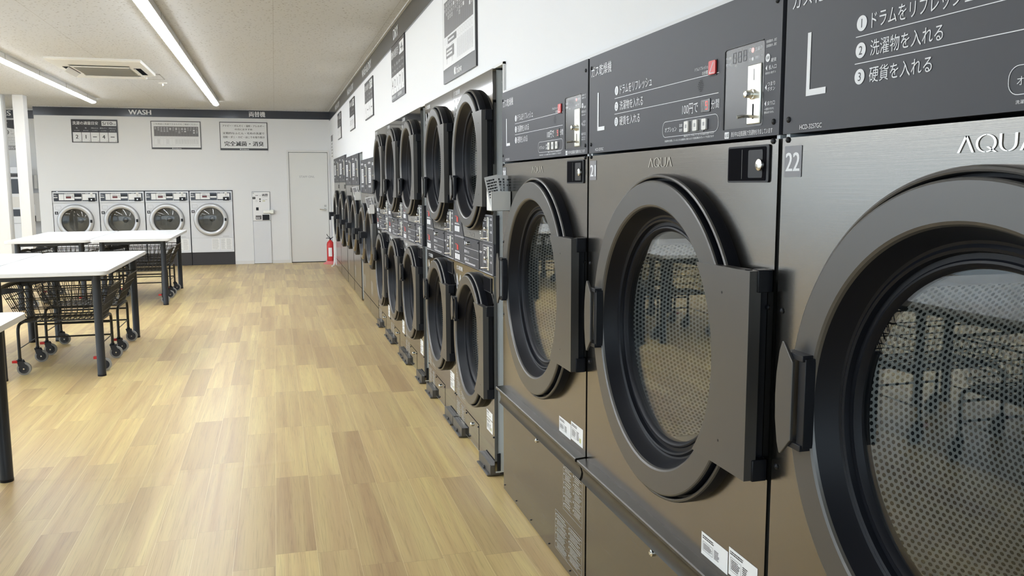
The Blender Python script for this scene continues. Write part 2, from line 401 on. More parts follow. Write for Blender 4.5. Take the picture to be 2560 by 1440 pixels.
g = MB(); text(g, 'SHOES', -4.84, 2.672, .085, YS-.0135, .42, bold=.004); g.build('lettering', 'print', t, smooth=0)
struct(MB().box(XW-.03, XW-.0005, YB, YF-.013, fz1, CEIL).box(-3.925, XW, YF-.03, YF-.0005, fz1, CEIL).build('trim_5', 'ceil'))
# pillars
for k, (x0, x1, y0) in enumerate(((-4.09, -3.852, 14.35), (-3.722, -3.578, 14.43))):
    tag(MB().box(x0, x1, y0, y0+.22, 0, CEIL).build('pillar', 'white', bevel=.004), ('white square pillar at the left edge of the frame', 'slim white square pillar left of the far washer wall')[k], 'pillar')

# storefront windows, left and behind the camera
def window(name, along, pos, a0, a1, z0=.12, z1=2.45):
    w = empty(name); w['kind'] = 'structure'
    f = MB(); n = max(1, round((a1-a0)/1.6)); st = (a1-a0)/n
    def bx(m, a, b, c, d, th=.05):
        if along == 'y': m.box(pos-th, pos+th, a, b, c, d)
        else: m.box(a, b, pos-th, pos+th, c, d)
    bx(f, a0, a1, z0-.06, z0); bx(f, a0, a1, z1, z1+.06)
    for k in range(n+1): bx(f, a0+k*st-.03, a0+k*st+.03, z0, z1)
    f.build('window_frame', 'alu', w)
    g = MB(); bx(g, a0, a1, z0, z1, .004); g.build('window_pane', 'pane', w)
window('window_1', 'y', XL, -2.2, 15.4)
window('window_2', 'x', YB, XL+.4, .7)
wl = MB().box(XL-.08, XL+.08, YB, YS, 2.51, CEIL).box(XL-.08, XL+.08, YB, YS, 0, .06).box(XL-.08, XL+.08, YB, -2.23, .06, 2.51).box(XL-.08, XL+.08, 15.43, YS, .06, 2.51)
struct(wl.build('wall_left', 'wall'))
wb = MB().box(XL, XS, YB-.08, YB+.08, 2.51, CEIL).box(XL, XS, YB-.08, YB+.08, 0, .06).box(XL, XL+.37, YB-.08, YB+.08, .06, 2.51).box(.73, XS, YB-.08, YB+.08, .06, 2.51)
struct(wb.build('wall_front', 'wall'))
struct(MB().box(-60, 40, -60, 60, -.3, -.14).build('ground', 'conc'))
def portal(loc, rot, sx, sy):
    l = bpy.data.lights.new('daylight_portal', 'AREA'); l.shape = 'RECTANGLE'; l.size = sx; l.size_y = sy; l.cycles.is_portal = True
    o = bpy.data.objects.new('daylight_portal', l); C.objects.link(o); o.location = loc; o.rotation_euler = rot
portal((XL-.1, 6.6, 1.28), (0, -PI/2, 0), 2.4, 17.6)
portal((-3.2, YB-.1, 1.28), (PI/2, 0, 0), 7.8, 2.4)

# ------------------------------------------------------------------ large dryer
def door_parts(parent, cx, cz, Rb, Rf, Ri, Rg, W2, hz=.11, hdz=0.0, out=.050, hout=.078, hin=.3):
    """round door: ring mesh, glass, grip, hinge cover, hinges"""
    y = -out
    d = MB().lathe([(0, Rb), (-.024, Rb), (-.029, Rb-.001)], cx, cz, 128, mi=1)
    d.lathe([(-.029, Rb-.001), (-.033, Rb-.003), (-.035, Rb-.007), (-.034, Rb-.010), (-.029, Rb-.0115)], cx, cz, 128, mi=0)
    d.lathe([(-.029, Rb-.0115), (-.012, Rb-.012), (-.012, Rf-.0005), (y+.006, Rf)], cx, cz, 128, mi=1)
    d.lathe([(y+.006, Rf), (y+.002, Rf-.0015), (y, Rf-.005), (y, Ri+.007), (y+.003, Ri+.002), (y+.008, Ri-.001)], cx, cz, 128, mi=0)
    d.lathe([(y+.008, Ri-.001), (-.012, Ri-.016), (-.004, Ri-.022), (-.002, Ri-.027), (-.006, Ri-.033), (-.004, Ri-.038), (.006, Ri-.041), (.006, Rg+.016), (.003, Rg+.013), (.002, Rg+.009), (.006, Rg+.004), (.013, Rg), (.03, Rg)], cx, cz, 128, mi=1)
    dr = d.build('door', ['ring', 'rubber'], parent, smooth=28)
    MB().grid([[(cx+r*math.cos(2*PI*k/96), yy, cz+r*math.sin(2*PI*k/96)) for k in range(96)] for yy, r in ((.013, Rg+.002), (.018, Rg+.002))], closed=True, caps=True).build('glass', 'glass', dr, smooth=30)
    # hinge cover: plate bounded by the ring's inner circle
    x1 = W2-.006; zt = .228
    arc = []; Rr = Ri+.001
    for k in range(25):
        z = -zt+2*zt*k/24; arc.append((cx+math.sqrt(Rr*Rr-z*z), cz+z))
    pl = MB().prism([(x1, cz-zt), (x1, cz+zt)]+arc[::-1], y-.004, y+.024); pl.ylathe([(y-.0045, .003), (y-.004, .003)], cx+.37*Rb/.437+.02, cz+.17, 8, 1); pl.ylathe([(y-.0045, .003), (y-.004, .003)], cx+.37*Rb/.437+.02, cz-.17, 8, 1)
    pl.build('hinge_cover', ['ring', 'black'], dr, bevel=.002)
    MB().box(x1-.055, x1-.016, y+.024, -.001, cz-zt+.01, cz+zt-.01).build('hinge_spine', 'black', dr)
    for sg in (-1, 1):
        h = MB().box(x1-.004, x1+.004, -.036, -.001, cz+sg*(zt-.022)-.024, cz+sg*(zt-.022)+.024); h.box(x1-.03, x1-.004, -.03, -.001, cz+sg*(zt-.022)-.024, cz+sg*(zt-.022)+.024)
        h.vlathe([(cz+sg*(zt-.012)-.014, .009), (cz+sg*(zt-.012)+.014, .009)], x1-.022, y+.006, 16)
        h.build('hinge', 'black', dr, bevel=.002)
    # grip on the far side
    zc = cz+hdz; gx = cx-math.sqrt(max(Rf*Rf-hdz*hdz, 0))
    P = [(.006, -.09), (-.002, -.045), (-.004, 0), (-.002, .045), (.006, .09), (.014, hz), (.019, hz+.001), (.050, hz-.034), (.050, -hz+.034), (.019, -hz-.001), (.014, -hz)]
    k_ = hz/.11
    gr = MB().prism([(gx+a, zc+(b*k_ if abs(b) < .1 else b)) for a, b in P], -hout, -hout+.007).build('grip', 'ring', dr, smooth=0, bevel=.0015)
    g = MB().box(gx+.056, gx+.078, -hout+.010, y+.004, zc-hz+.024, zc+hz-.024); g.box(gx+.02, gx+.056, y-.004, y+.004, zc-hz+.024, zc+hz-.024)
    g.box(gx+.010, gx+.074, -hout+.006, y+.012, zc-hz+.018, zc-hz+.030); g.box(gx+.010, gx+.074, -hout+.006, y+.012, zc+hz-.030, zc+hz-.018)
    g.build('grip_bracket', 'blackm', gr, bevel=.002) if False else g.build('grip_bracket', 'black', dr, bevel=.001)
    return dr
def drum(parent, cx, cz, Rd, y0, y1):
    n = 96; rows = 10
    me = bpy.data.meshes.new('drum'); V = []; F = []; UV = []
    for j in range(rows+1):
        for k in range(n+1):
            t = 2*PI*k/n; y = y0+(y1-y0)*j/rows; V.append((cx+Rd*math.cos(t), y, cz+Rd*math.sin(t))); UV.append((Rd*t, y))
    for j in range(rows):
        for k in range(n): a = j*(n+1)+k; F.append((a, a+1, a+n+2, a+n+1))
    b = len(V)
    V.append((cx, y1, cz)); UV.append((0, 0))
    for k in range(n): t = 2*PI*k/n; V.append((cx+Rd*math.cos(t), y1, cz+Rd*math.sin(t))); UV.append((Rd*math.cos(t), Rd*math.sin(t)))
    for k in range(n): F.append((b, b+1+k, b+1+(k+1) % n))
    c = len(V)
    for j, (yy, rr) in enumerate(((y0, Rd+.02), (y0-.01, Rd-.015), (y0, Rd-.03))):
        for k in range(n): t = 2*PI*k/n; V.append((cx+rr*math.cos(t), yy, cz+rr*math.sin(t))); UV.append((0, 0))
    nf = len(F)
    for j in range(2):
        for k in range(n): F.append((c+j*n+k, c+j*n+(k+1) % n, c+(j+1)*n+(k+1) % n, c+(j+1)*n+k))
    me.from_pydata(V, [], F); me.materials.append(MT['drum']); me.materials.append(MT['steeld'])
    uv = me.uv_layers.new(name='UVMap')
    for p in me.polygons:
        if p.index >= nf: p.material_index = 1
        for li in p.loop_indices: uv.data[li].uv = UV[me.loops[li].vertex_index]
    me.shade_smooth(); me.set_sharp_from_angle(angle=math.radians(35))
    o = bpy.data.objects.new('drum', me); C.objects.link(o); o.parent = parent
    m = MB()
    for a in (.25, .25+2*PI/3, .25+4*PI/3):       # lifters
        for s in (0,):
            p = [(cx+(Rd-.002)*math.cos(a-.13), cz+(Rd-.002)*math.sin(a-.13)), (cx+(Rd-.055)*math.cos(a), cz+(Rd-.055)*math.sin(a)), (cx+(Rd-.002)*math.cos(a+.13), cz+(Rd-.002)*math.sin(a+.13))]
            m.prism(p, y0+.03, y1-.02)
    m.build('lifter', 'steeld', o, bevel=.004)
    return o
def shell(parent, w2, h, depth, m='galv', z0=.02, y0=.006):
    c = MB(); c.box(-w2, -w2+.012, y0, depth, z0, h); c.box(w2-.012, w2, y0, depth, z0, h); c.box(-w2, w2, y0, depth, h-.012, h); c.box(-w2, w2, y0, depth, z0, z0+.012); c.box(-w2, w2, depth-.012, depth, z0, h)
    return c.build('cabinet', m, parent)
def screw(parent, x, z, y=-.004, r=.0062, m='black'):
    MB().ylathe([(0.001, r), (y*.5, r), (y, r*.7), (y-.001, r*.3)], x, z, 12).build('screw', m, parent)
def dashes(mb, x0, x1, z0, z1, rows, y, mi=0, fill=.8, lo=.004, hi=.02, ht=.55):
    st = (z1-z0)/rows
    for r in range(rows):
        x = x0; z = z0+st*(r+.5); end = x1-random.random()*(x1-x0)*(1-fill)*1.5
        while x < end:
            w = random.uniform(lo, hi); w = min(w, end-x); mb.rect(x, x+w, z-st*ht/2, z+st*ht/2, y, mi); x += w+random.uniform(.15, .5)*lo

def sticker(parent, x0, x1, z0, z1, y=-.0008, rows=16):
    m = MB(); m.rrect_line(x0, x1, z0, z1, .004, .0012, y)
    cw = (x1-x0)/2
    for c in range(2):
        a = x0+c*cw+.006; b = x0+(c+1)*cw-.006; z = z1-.008
        while z > z0+.02:
            h = random.uniform(.014, .03); h = min(h, z-z0-.006)
            m.face([(a, y, z-.012), (a+.012, y, z-.012), (a+.006, y, z-.002)])
            dashes(m, a+.016, b, z-h, z, max(2, int(h/.0055)), y, fill=.75, lo=.003, hi=.010, ht=.42)
            m.rect(a, b, z-h-.0022, z-h-.0014, y); z -= h+.005
    return m.build('warning_sticker', 'stick', parent, smooth=0)
def paper_label(parent, x0, x1, z0, z1, amber=False, y=-.0006):
    m = MB(); m.rect(x0, x1, z0, z1, y, 0)
    dashes(m, x0+.006, x0+(x1-x0)*.55, z1-.016, z1-.006, 2, y-.0003, 1, lo=.003, hi=.01)
    m.rrect_line(x0+.008, x0+(x1-x0)*.45, z0+.012, z1-.022, .001, .0008, y-.0003, 1)
    dashes(m, x0+.012, x0+(x1-x0)*.42, z0+.016, z1-.026, 6, y-.0003, 1, lo=.002, hi=.006)
    dashes(m, x0+(x1-x0)*.5, x0+(x1-x0)*.7, z0+.012, z1-.022, 7, y-.0003, 1, lo=.002, hi=.006)
    if amber: m.rect(x1-.035, x1-.018, z0+.012, z0+.028, y-.0003, 2)
    return m.build('information_label', ['label', 'printk', 'amber'], parent, smooth=0)
def aqua(parent, x, z, w, h, name='badge'):
    m = MB(); s = w/.142; y = -.0016
    def stroke(pts, wd):
        wd *= s
        for (a, b), (c, d) in zip(pts[:-1], pts[1:]):
            dx, dz = c-a, d-b; l = math.hypot(dx, dz) or 1; nx, nz = -dz/l*wd/2, dx/l*wd/2
            m.face([(x+a*s-nx, y, z+b*h-nz), (x+c*s-nx, y, z+d*h-nz), (x+c*s+nx, y, z+d*h+nz), (x+a*s+nx, y, z+b*h+nz)])
    stroke([(0, 0), (.014, 1), (.028, 0)], .0045)
    stroke([(.052+.017*math.cos(2*PI*k/20), .5+.5*math.sin(2*PI*k/20)) for k in range(21)], .0045); stroke([(.055, .3), (.070, -.02)], .0045)
    stroke([(.078, 1), (.078, .42)]+[(.0915-.0135*math.cos(PI*k/8), .42-.42*math.sin(PI*k/8)) for k in range(9)]+[(.105, .42), (.105, 1)], .0045)
    stroke([(.114, 0), (.128, 1), (.142, 0)], .0045)
    return m.build(name, 'badge', parent, smooth=0)

LW, LH = 1.105, 1.857
def make_large(cx=.0425):
    r = empty('gas_dryer'); w2 = LW/2; cz = 1.039
    shell(r, w2-.004, LH-.006, .95)
    MB().hole_plate(-w2, w2, .412, 1.541, cx, cz, .392, 0, .014, 96).build('front_panel', 'steel', r)
    lp = MB().box(-w2, w2, 0, .014, .006, .408); lp.build('kick_panel', 'steel_lo', r)
    for x, z in ((-.53, .03), (-.33, .025), (-.1, .025), (.15, .025), (.4, .025)): screw(r, x, z, r=.003)
    # profiled rail
    prof = [(.001, .508), (-.034, .506), (-.037, .503), (-.037, .495), (-.028, .488), (-.018, .474), (-.013, .455), (-.015, .440), (-.021, .428), (-.017, .424), (.001, .424)]
    rl = MB(); rows = [[(x, y, z) for y, z in prof] for x in (-w2-.001, w2-.004)]; rl.grid(rows, closed=True, caps=True); rl.build('trim_rail', 'rail', r, smooth=40)
    # control panel
    cp = MB()
    cp.box(-w2, w2, -.0004, .05, 1.549, LH); cp = cp.build('control_panel', 'panel', r)
    y = -.0014
    pm = MB()
    text(pm, 'ガス乾燥機', -.532, 1.790, .034, y, .170)
    pm.rect(-.4775, -.4665, 1.630, 1.738, y); pm.rect(-.4775, -.4155, 1.618, 1.630, y)
    for k, (z, s, w) in enumerate(((1.7285, 'ドラムをリフレッシュ', .225), (1.682, '洗濯物を入れる', .168), (1.6365, '硬貨を入れる', .148))):
        pm.disc(-.3195, z, .0135, y, 28); text(pm, s, -.294, z-.0135, .027, y, w)
        text(pm, str(k+1), -.3195, z-.0075, .015, y-.0003, None, 'c', mi=1)
    pm.rect(-.334, .300, 1.7055, 1.7070, y); pm.rect(-.334, .300, 1.6590, 1.6605, y)
    text(pm, 'ドラムリフレッシュ', .246, 1.722, .008, y, .066, 'r'); text(pm, '15分間', .246, 1.709, .009, y, .028, 'r')
    text(pm, '100円で', .117, 1.622, .026, y, .083); text(pm, '分間', .266, 1.625, .021, y, .038)
    pm.rrect_line(.003, .303, 1.571, 1.6125, .018, .0012, y)
    text(pm, 'オプション', .018, 1.584, .013, y, .068); text(pm, '温度', .101, 1.593, .008, y, .018); text(pm, '選択', .101, 1.581, .008, y, .018)
    text(pm, '運転中にランプが点いているときは温度を変更できます', .128, 1.5665, .0045, y, .155)
    text(pm, '洗濯物を放置しているときは自動的に集まるだけ送風運転を行いシワを防ぎます', .018, 1.5585, .0055, y, .265)
    pm.prism(rpoly(.333, .353, 1.5515, 1.5665, .002), y, y+.0003); text(pm, 'cd', .343, 1.5548, .009, y-.0003, .014, 'c', mi=1)
    text(pm, '表示中は送風運転で洗濯物を冷ましています', .362, 1.554, .0115, y, .168)
    text(pm, 'HCD-3257GC', -.494, 1.555, .009, y, .071)
    pm.disc(.504, 1.7105, .0085, y, 20); text(pm, '100', .504, 1.7075, .006, y-.0003, .012, 'c', mi=1); text(pm, '硬貨', .516, 1.700, .008, y, .020)
    def arr(z): pm.face([(.4965, y, z), (.503, y, z-.006), (.503, y, z+.006)])
    arr(1.690); text(pm, '投入口', .508, 1.6855, .009, y, .029); text(pm, '硬貨を1枚ずつ', .4965, 1.6765, .005, y, .038)
    arr(1.650); text(pm, 'つまり', .506, 1.652, .0085, y, .028); text(pm, 'ボタン', .506, 1.6415, .0085, y, .028)
    arr(1.6165); text(pm, '戻り口', .507, 1.612, .009, y, .028); text(pm, '一度受け付けた', .4965, 1.6025, .005, y, .036); text(pm, '硬貨は戻りません', .4965, 1.5955, .005, y, .036)
    text(pm, '乾燥運転中…点灯', .497, 1.741, .006, y, .038); text(pm, '送風運転中…消灯', .497, 1.732, .006, y, .038)
    pm.build('lettering', ['print', 'panel'], cp, smooth=0)
    # recessed window with coin slot
    y2 = -.0008
    w = MB().prism(rpoly(.3245, .4905, 1.572, 1.7495, .008), y2-.0002, y2+.001); w.build('display_window', 'panel2', r)
    fr = MB(); fr.prism([(.3225, 1.576), (.3245, 1.572), (.3285, 1.5715), (.3285, 1.747), (.3345, 1.750), (.488, 1.750), (.488, 1.7515), (.3325, 1.7520), (.3245, 1.7480), (.3225, 1.742)], y2-.002, y2+.001); fr.build('window_lip', 'black', r)
    dg = MB()
    def seg7(m, x, z, w, h, on='abcdefg', t=.0018, mi=0):
        q = {'a': (x, x+w, z+h-t, z+h), 'd': (x, x+w, z, z+t), 'g': (x, x+w, z+h/2-t/2, z+h/2+t/2), 'f': (x, x+t, z+h/2, z+h), 'b': (x+w-t, x+w, z+h/2, z+h), 'e': (x, x+t, z, z+h/2), 'c': (x+w-t, x+w, z, z+h/2)}
        for s in on: m.rect(*q[s], y2-.0006, mi)
    text(dg, '投入金額', .331, 1.727, .0075, y2-.0005, .024, mi=0); text(dg, '残り時間', .331, 1.713, .0075, y2-.0005, .024); text(dg, '時間', .370, 1.708, .005, y2-.0005, .010)
    for k in range(3): seg7(dg, .362+k*.022, 1.716, .014, .024, mi=1)
    text(dg, '円', .430, 1.731, .009, y2-.0005); text(dg, '分', .430, 1.713, .008, y2-.0005); text(dg, '営業中', .454, 1.731, .009, y2-.0005, .028); text(dg, '燃焼ランプ', .455, 1.715, .006, y2-.0005, .028)
    dg.disc(.4445, 1.735, .0055, y2-.0006, 16, 2); dg.disc(.4445, 1.7165, .004, y2-.0006, 14, 0)
    dg.build('display', ['print', 'panel', 'pinklit'], w, smooth=0) if False else dg.build('display', ['print', 'panel', 'pinklit'], r, smooth=0)
    cm = MB().box(.431, .4835, -.0045, 0, 1.577, 1.704).build('coin_plate', 'plate', r, bevel=.002)
    sl = MB(); sl.rect(.4565, .4585, 1.670, 1.694, -.0048); sl.rect(.4545, .4595, 1.588, 1.620, -.0048)
    for x in (.4355, .479):
        for z in (1.581, 1.700): sl.disc(x, z, .0018, -.0048, 10, 1)
    sl.build('coin_slot', ['blackm', 'steeld'], cm, smooth=0)
    MB().ylathe([(-.0045, .011), (-.008, .011), (-.009, .008), (-.020, .0085), (-.024, .0075), (-.026, .003)], .4545, 1.6405, 20).build('return_knob', 'chrome', cm)
    MB().tube([(.457, -.004, 1.593), (.457, -.018, 1.5935), (.455, -.03, 1.593), (.453, -.04, 1.591)], .0035, 8).build('return_lever', 'chrome', cm)
    # red refresh switch, speaker, display 9, option keys
    rs = MB().prism(rpoly(.249, .2905, 1.7015, 1.7385, .005), -.0018, .001, 0); rs.build('switch_recess', 'black', r)
    rb = MB().prism(rpoly(.2555, .2885, 1.7045, 1.7365, .004), -.0055, -.0015, 0)
    rb.face([(.260, -.0058, 1.708), (.263, -.0058, 1.708), (.281, -.0058, 1.733), (.278, -.0058, 1.733)], 1); rb.rect(.261, .283, 1.7075, 1.709, -.0058, 1); rb.build('refresh_button', ['red', 'print'], r, smooth=0)
    sp = MB()
    for a in range(-3, 4):
        for b in range(-3, 4):
            x = .212+a*.0045+(b % 2)*.00225; z = 1.685+b*.0042
            if math.hypot(x-.213, z-1.685) < .0145: sp.disc(x, z, .0011, y, 8)
    sp.build('speaker_holes', 'blackm', r, smooth=0)
    d9 = MB().prism(rpoly(.2125, .2615, 1.6195, 1.6515, .003), -.0018, .001, 0); d9.prism(rpoly(.2175, .2615, 1.6205, 1.6500, .002), -.0024, -.0015, 1)
    def s7(x, z, w, h, on, mi):
        q = {'a': (x, x+w, z+h-.0018, z+h), 'd': (x, x+w, z, z+.0018), 'g': (x, x+w, z+h/2-.0009, z+h/2+.0009), 'f': (x, x+.0018, z+h/2, z+h), 'b': (x+w-.0018, x+w, z+h/2, z+h), 'e': (x, x+.0018, z, z+h/2), 'c': (x+w-.0018, x+w, z, z+h/2)}
        for s in on: d9.rect(*q[s], -.0027, mi)
    s7(.240, 1.6255, .011, .020, 'abcdfg', 2); s7(.222, 1.6255, .011, .020, 'bcef', 3); d9.build('minute_display', ['black', 'panel2', 'redlit', 'panel'], r, smooth=0)
    MB().prism(rpoly(.128, .232, 1.5745, 1.6075, .003), -.0016, .001).build('key_recess', 'panel2', r)
    for k in range(3):
        b = MB().prism(rpoly(.1355+k*.050-k*.004, .1575+k*.046, 1.5785, 1.6050, .003), -.006, -.0012, 0); b.rect(.1425+k*.046, .1515+k*.046, 1.588, 1.597, -.0063, 1)
        b.build('option_button', ['whitep', 'printg'], r, smooth=0)
    for x in (-.533, .533):
        for z in (1.8215, 1.577, 1.537, 1.187, .853): screw(r, x, z)
    # coin return box and badge
    bx = MB(); x0, x1, z0, z1 = .360, .5145, 1.4555, 1.5275
    bx.prism(rpoly(x0-.004, x1+.010, z0-.004, z1+.004, .006), -.004, -.0005, 0); bx.prism(rpoly(x0, x1, z0, z1, .004), -.0048, -.0040, 1); bx.rect(.418, .4195, z0+.004, z1-.004, -.0052, 2); bx.prism(rpoly(.446, .503, z0+.006, z1-.006, .004), -.0058, -.0046, 0)
    cb = bx.build('coin_return', ['black', 'blackm', 'ring'], r)
    MB().ylathe([(-.0058, .013), (-.012, .0125), (-.0135, .010)], .497, 1.489, 20).build('lock', 'chrome', cb)
    aqua(r, -.081, 1.4945, .142, .025)
    door_parts(r, cx, cz, .437, .4195, .349, .2835, w2)
    drum(r, cx, cz, .375, .045, .86)
    MB().ylathe([(0, .010), (-.006, .010), (-.008, .006), (-.010, .005)], -.014, .4005, 16).build('key_lock', 'chrome', r)
    paper_label(r, .270, .400, .524, .582); paper_label(r, .404, .528, .531, .598, True)
    return r
NUM = {}
def number(parent, s, film=True):
    m = MB(); m.prism(rpoly(-.542, -.484, 1.462, 1.5245, .002), -.0012, -.0004, 0); text(m, s, -.513, 1.474, .037, -.0016, .047, 'c', mi=1, bold=.0012)
    m.build('number_label', ['numb', 'print'], parent, smooth=0)
door22 = make_large(-.006); proto = make_large()
lab = ['black stainless gas dryer numbered 22, largest and nearest, cut by the right edge', 'black stainless gas dryer numbered 21, middle of the three big drum machines', 'black stainless gas dryer numbered 20, beside the white leaflet holder']
proto0 = copy_tree(proto)
for k, (yc, s) in enumerate(((.9995, '22'), (2.1195, '21'), (3.2395, '20'))):
    o = (door22, proto)[k] if k < 2 else proto0
    o.location = (F0, yc, 0); o.rotation_euler = (0, 0, RW); tag(o, lab[k], 'dryer', 'large gas dryers along the right wall')
    number(o, s)
    if s != '22': 
        sticker(o, .318, .526, .236, .416, rows=20); sticker(o, .226, .526, .045, .200, rows=18)

# ------------------------------------------------------------------ double stacked medium dryers
MW, MH = .937, 1.99
def coin_strip(parent, x, z0, z1):
    c = MB().box(x, x+.034, -.005, 0, z0, z1).build('coin_plate', 'plate', parent, bevel=.0015)
    s = MB(); zc = (z0+z1)/2; s.rect(x+.016, x+.018, z1-.030, z1-.010, -.0053); s.rect(x+.014, x+.019, z0+.010, z0+.040, -.0053); s.build('coin_slot', 'blackm', c, smooth=0)
    MB().ylathe([(-.005, .010), (-.02, .009), (-.023, .006)], x+.010, zc+.002, 14).build('return_knob', 'chrome', c)
    MB().tube([(x+.014, -.004, z0+.014), (x+.004, -.02, z0+.013), (x-.016, -.03, z0+.012)], .0035, 8).build('return_lever', 'chrome', c)
def make_medium():
    r = empty('stacked_dryer'); w2 = MW/2; cx = .07
    shell(r, w2-.006, MH-.006, .85)
    MB().hole_plate(-w2, w2, 1.1635, MH, cx, 1.571, .325, 0, .014, 80).box(w2-.014, w2, .012, .018, 1.30, MH).build('upper_front_panel', 'steel_m', r)
    MB().hole_plate(-w2, w2, .03, 1.004, cx, .628, .325, 0, .014, 80).box(w2-.014, w2, .012, .018, .12, 1.004).build('lower_front_panel', 'steel_m', r)
    cp = MB().box(-w2, w2, -.0005, .014, 1.007, 1.1605); MB().box(w2-.014, w2+.0005, .012, .030, 1.007, 1.30).build('side_cover', 'black', r); MB().box(w2-.014, w2+.0005, .012, .030, .03, .12).build('side_cover', 'black', r)
    cp.prism([(-w2, 1.158), (-.190, 1.158), (-.305, 1.30), (-.36, 1.40), (-w2, 1.40)], -.0008, .0005); cp.prism([(.250, 1.158), (w2-.004, 1.158), (w2-.004, 1.302), (.262, 1.302), (.250, 1.290)], -.0008, .0005)
    cp = cp.build('control_panel', ['panel', 'black'], r)
    y = -.0016; pm = MB()
    for z0, z1 in ((1.168, 1.298), (1.012, 1.150)):
        pm.rrect_line(.258, .452, z0, z1, .008, .0014, y)
        for zz in (z1-.022, z1-.05, z1-.085): text(pm, '◀', .40, zz, .007, y); dashes(pm, .412, .446, zz-.002, zz+.010, 2, y, lo=.003, hi=.008)
        dashes(pm, .272, .34, z1-.03, z1-.012, 2, y, lo=.003, hi=.01); dashes(pm, .272, .33, z0+.045, z0+.058, 2, y, lo=.003, hi=.01)
        pm.disc(.280, z1-.042, .006, y, 12)
    pm.rect(-.455, .452, 1.0085, 1.0102, y)
    for k in range(3):
        y = -.0031; z = 1.128-k*.044; pm.disc(-.165, z, .010, y, 16); text(pm, ('ドラムをリフレッシュ', '洗濯物を入れる', '硬貨を入れる')[k], -.150, z-.008, .016, y, (.12, .09, .08)[k]); text(pm, str(k+1), -.165, z-.006, .011, y-.0003, None, 'c', mi=1)
        if k: pm.rect(-.172, .162, z+.020, z+.0215, y)
    dashes(pm, -.16, .15, 1.018, 1.028, 2, y, lo=.003, hi=.01); y = -.0016
    pm.rect(-.445, -.20, 1.152, 1.1535, y); pm.rect(-.445, -.20, 1.1565, 1.158, y)
    for zz in (1.020, 1.180):
        for j in range(3): pm.prism(rpoly(-.44+j*.045, -.405+j*.045, zz, zz+.032, .003), y, y+.0003)
        dashes(pm, -.44, -.30, zz+.040, zz+.050, 2, y, lo=.003, hi=.01)
    dashes(pm, .18, .24, 1.10, 1.112, 2, y, lo=.004, hi=.01); dashes(pm, .19, .225, 1.196, 1.215, 2, y, lo=.01, hi=.012)
    pm.build('lettering', ['print', 'panel'], cp, smooth=0)
    for zz in (1.075, 1.235):
        b = MB(); b.rect(-.435, -.375, zz+.030, zz+.034, y, 0); b.prism(rpoly(-.385, -.345, zz, zz+.03, .006), y-.001, y, 0); b.build('refresh_button', 'red', r, smooth=0)
    # hatch between the doors, with its own outline
    hp = MB().box(-.1905, .170, -.0025, -.0005, 1.0095, 1.1595).build('lint_hatch', 'panel', r)
    hp2 = MB().box(.171, .176, -.0018, -.0003, 1.010, 1.158); hp2.prism([(-.1975, 1.158), (-.1925, 1.158), (-.308, 1.302), (-.313, 1.302)], -.0018, -.0003); hp2.build('hatch_shadow_gap', 'blackm', r)
    MB().ylathe([(-.0025, .011), (-.02, .009), (-.022, .005)], -.045, 1.133, 14).build('hatch_key', 'chrome', r)
    for x, z in ((-.178, 1.148), (.157, 1.148)): screw(r, x, z, -.006, .006)
    coin_strip(r, .352, 1.172, 1.290); coin_strip(r, .352, 1.026, 1.144)
    # logo, letters
    aqua(r, -.072, 1.171, .130, .024)
    tx = MB(); y = -.0012
    for z in (1.832, .842):
        x = -.425 if z > 1 else -.402; h = .094; w = .108; t = .010
        tx.rect(x, x+t, z, z+h, y); tx.rect(x+w-t, x+w, z, z+h, y)
        tx.face([(x, y, z+h), (x+t*1.1, y, z+h), (x+w/2+t*.5, y, z+.004), (x+w/2-t*.5, y, z+.004)]); tx.face([(x+w-t*1.1, y, z+h), (x+w, y, z+h), (x+w/2+t*.5, y, z+.004), (x+w/2-t*.5, y, z+.004)])
    text(tx, 'ガス乾燥機', -.430, 1.947, .028, y, .165); text(tx, 'ガス乾燥機', -.400, .960, .026, y, .160)
    tx.build('size_letter', 'print', r, smooth=0)
    cb = MB().prism(rpoly(.272, .432, .918, .992, .004), -.004, .001, 0); cb.prism(rpoly(.276, .412, .923, .988, .003), -.0048, -.004, 1); cb.build('coin_return', ['black', 'blackm'], r)
    d1 = door_parts(r, cx, 1.571, .360, .343, .293, .232, w2, hz=.085, hdz=-.14, hout=.070)
    d2 = door_parts(r, cx, .628, .360, .343, .293, .232, w2, hz=.085, hdz=.13, hout=.070)
    drum(r, cx, 1.571, .31, .045, .78); drum(r, cx, .628, .31, .045, .78)
    # access flap, labels, stickers
    g = MB(); g.box(-.19, .130, -.0012, -.0004, .173, .1765); g.box(.127, .1305, -.0012, -.0004, .032, .176); g.build('flap_gap', 'blackm', r)
    MB().ylathe([(0, .012), (-.008, .012), (-.012, .007)], -.030, .135, 16).build('flap_knob', 'chrome', r)
    for x, z in ((-.178, .160), (.116, .160), (.452, .20), (-.452, .20), (.452, 1.75), (-.452, 1.75)): screw(r, x, z, r=.005)
    paper_label(r, .308, .430, .272, .312); paper_label(r, .308, .430, .205, .268, True)
    sticker(r, -.448, -.20, .205, .385); sticker(r, -.448, -.215, .060, .185)
    for sx in (-1, 1):
        b = MB(); a, c = (.215, .462) if sx > 0 else (-.462, -.215)
        b.box(a, c, -.020, .03, .012, .060); b.box(a, c, -.022, -.018, .012, .064); b.box(a+.01, c-.01, -.036, .05, .004, .012); b.ylathe([(-.030, .008), (-.022, .008)], (a+c)/2, .016, 10)
        b.vlathe([(.0, .022), (.008, .022)], (a+c)/2-.06, .01, 14); b.vlathe([(.0, .022), (.008, .022)], (a+c)/2+.06, .01, 14)
        b.build('foot_bracket', 'ring', r, bevel=.0015)
    # side panel rivets seen in the gap to the big dryers
    rv = MB()
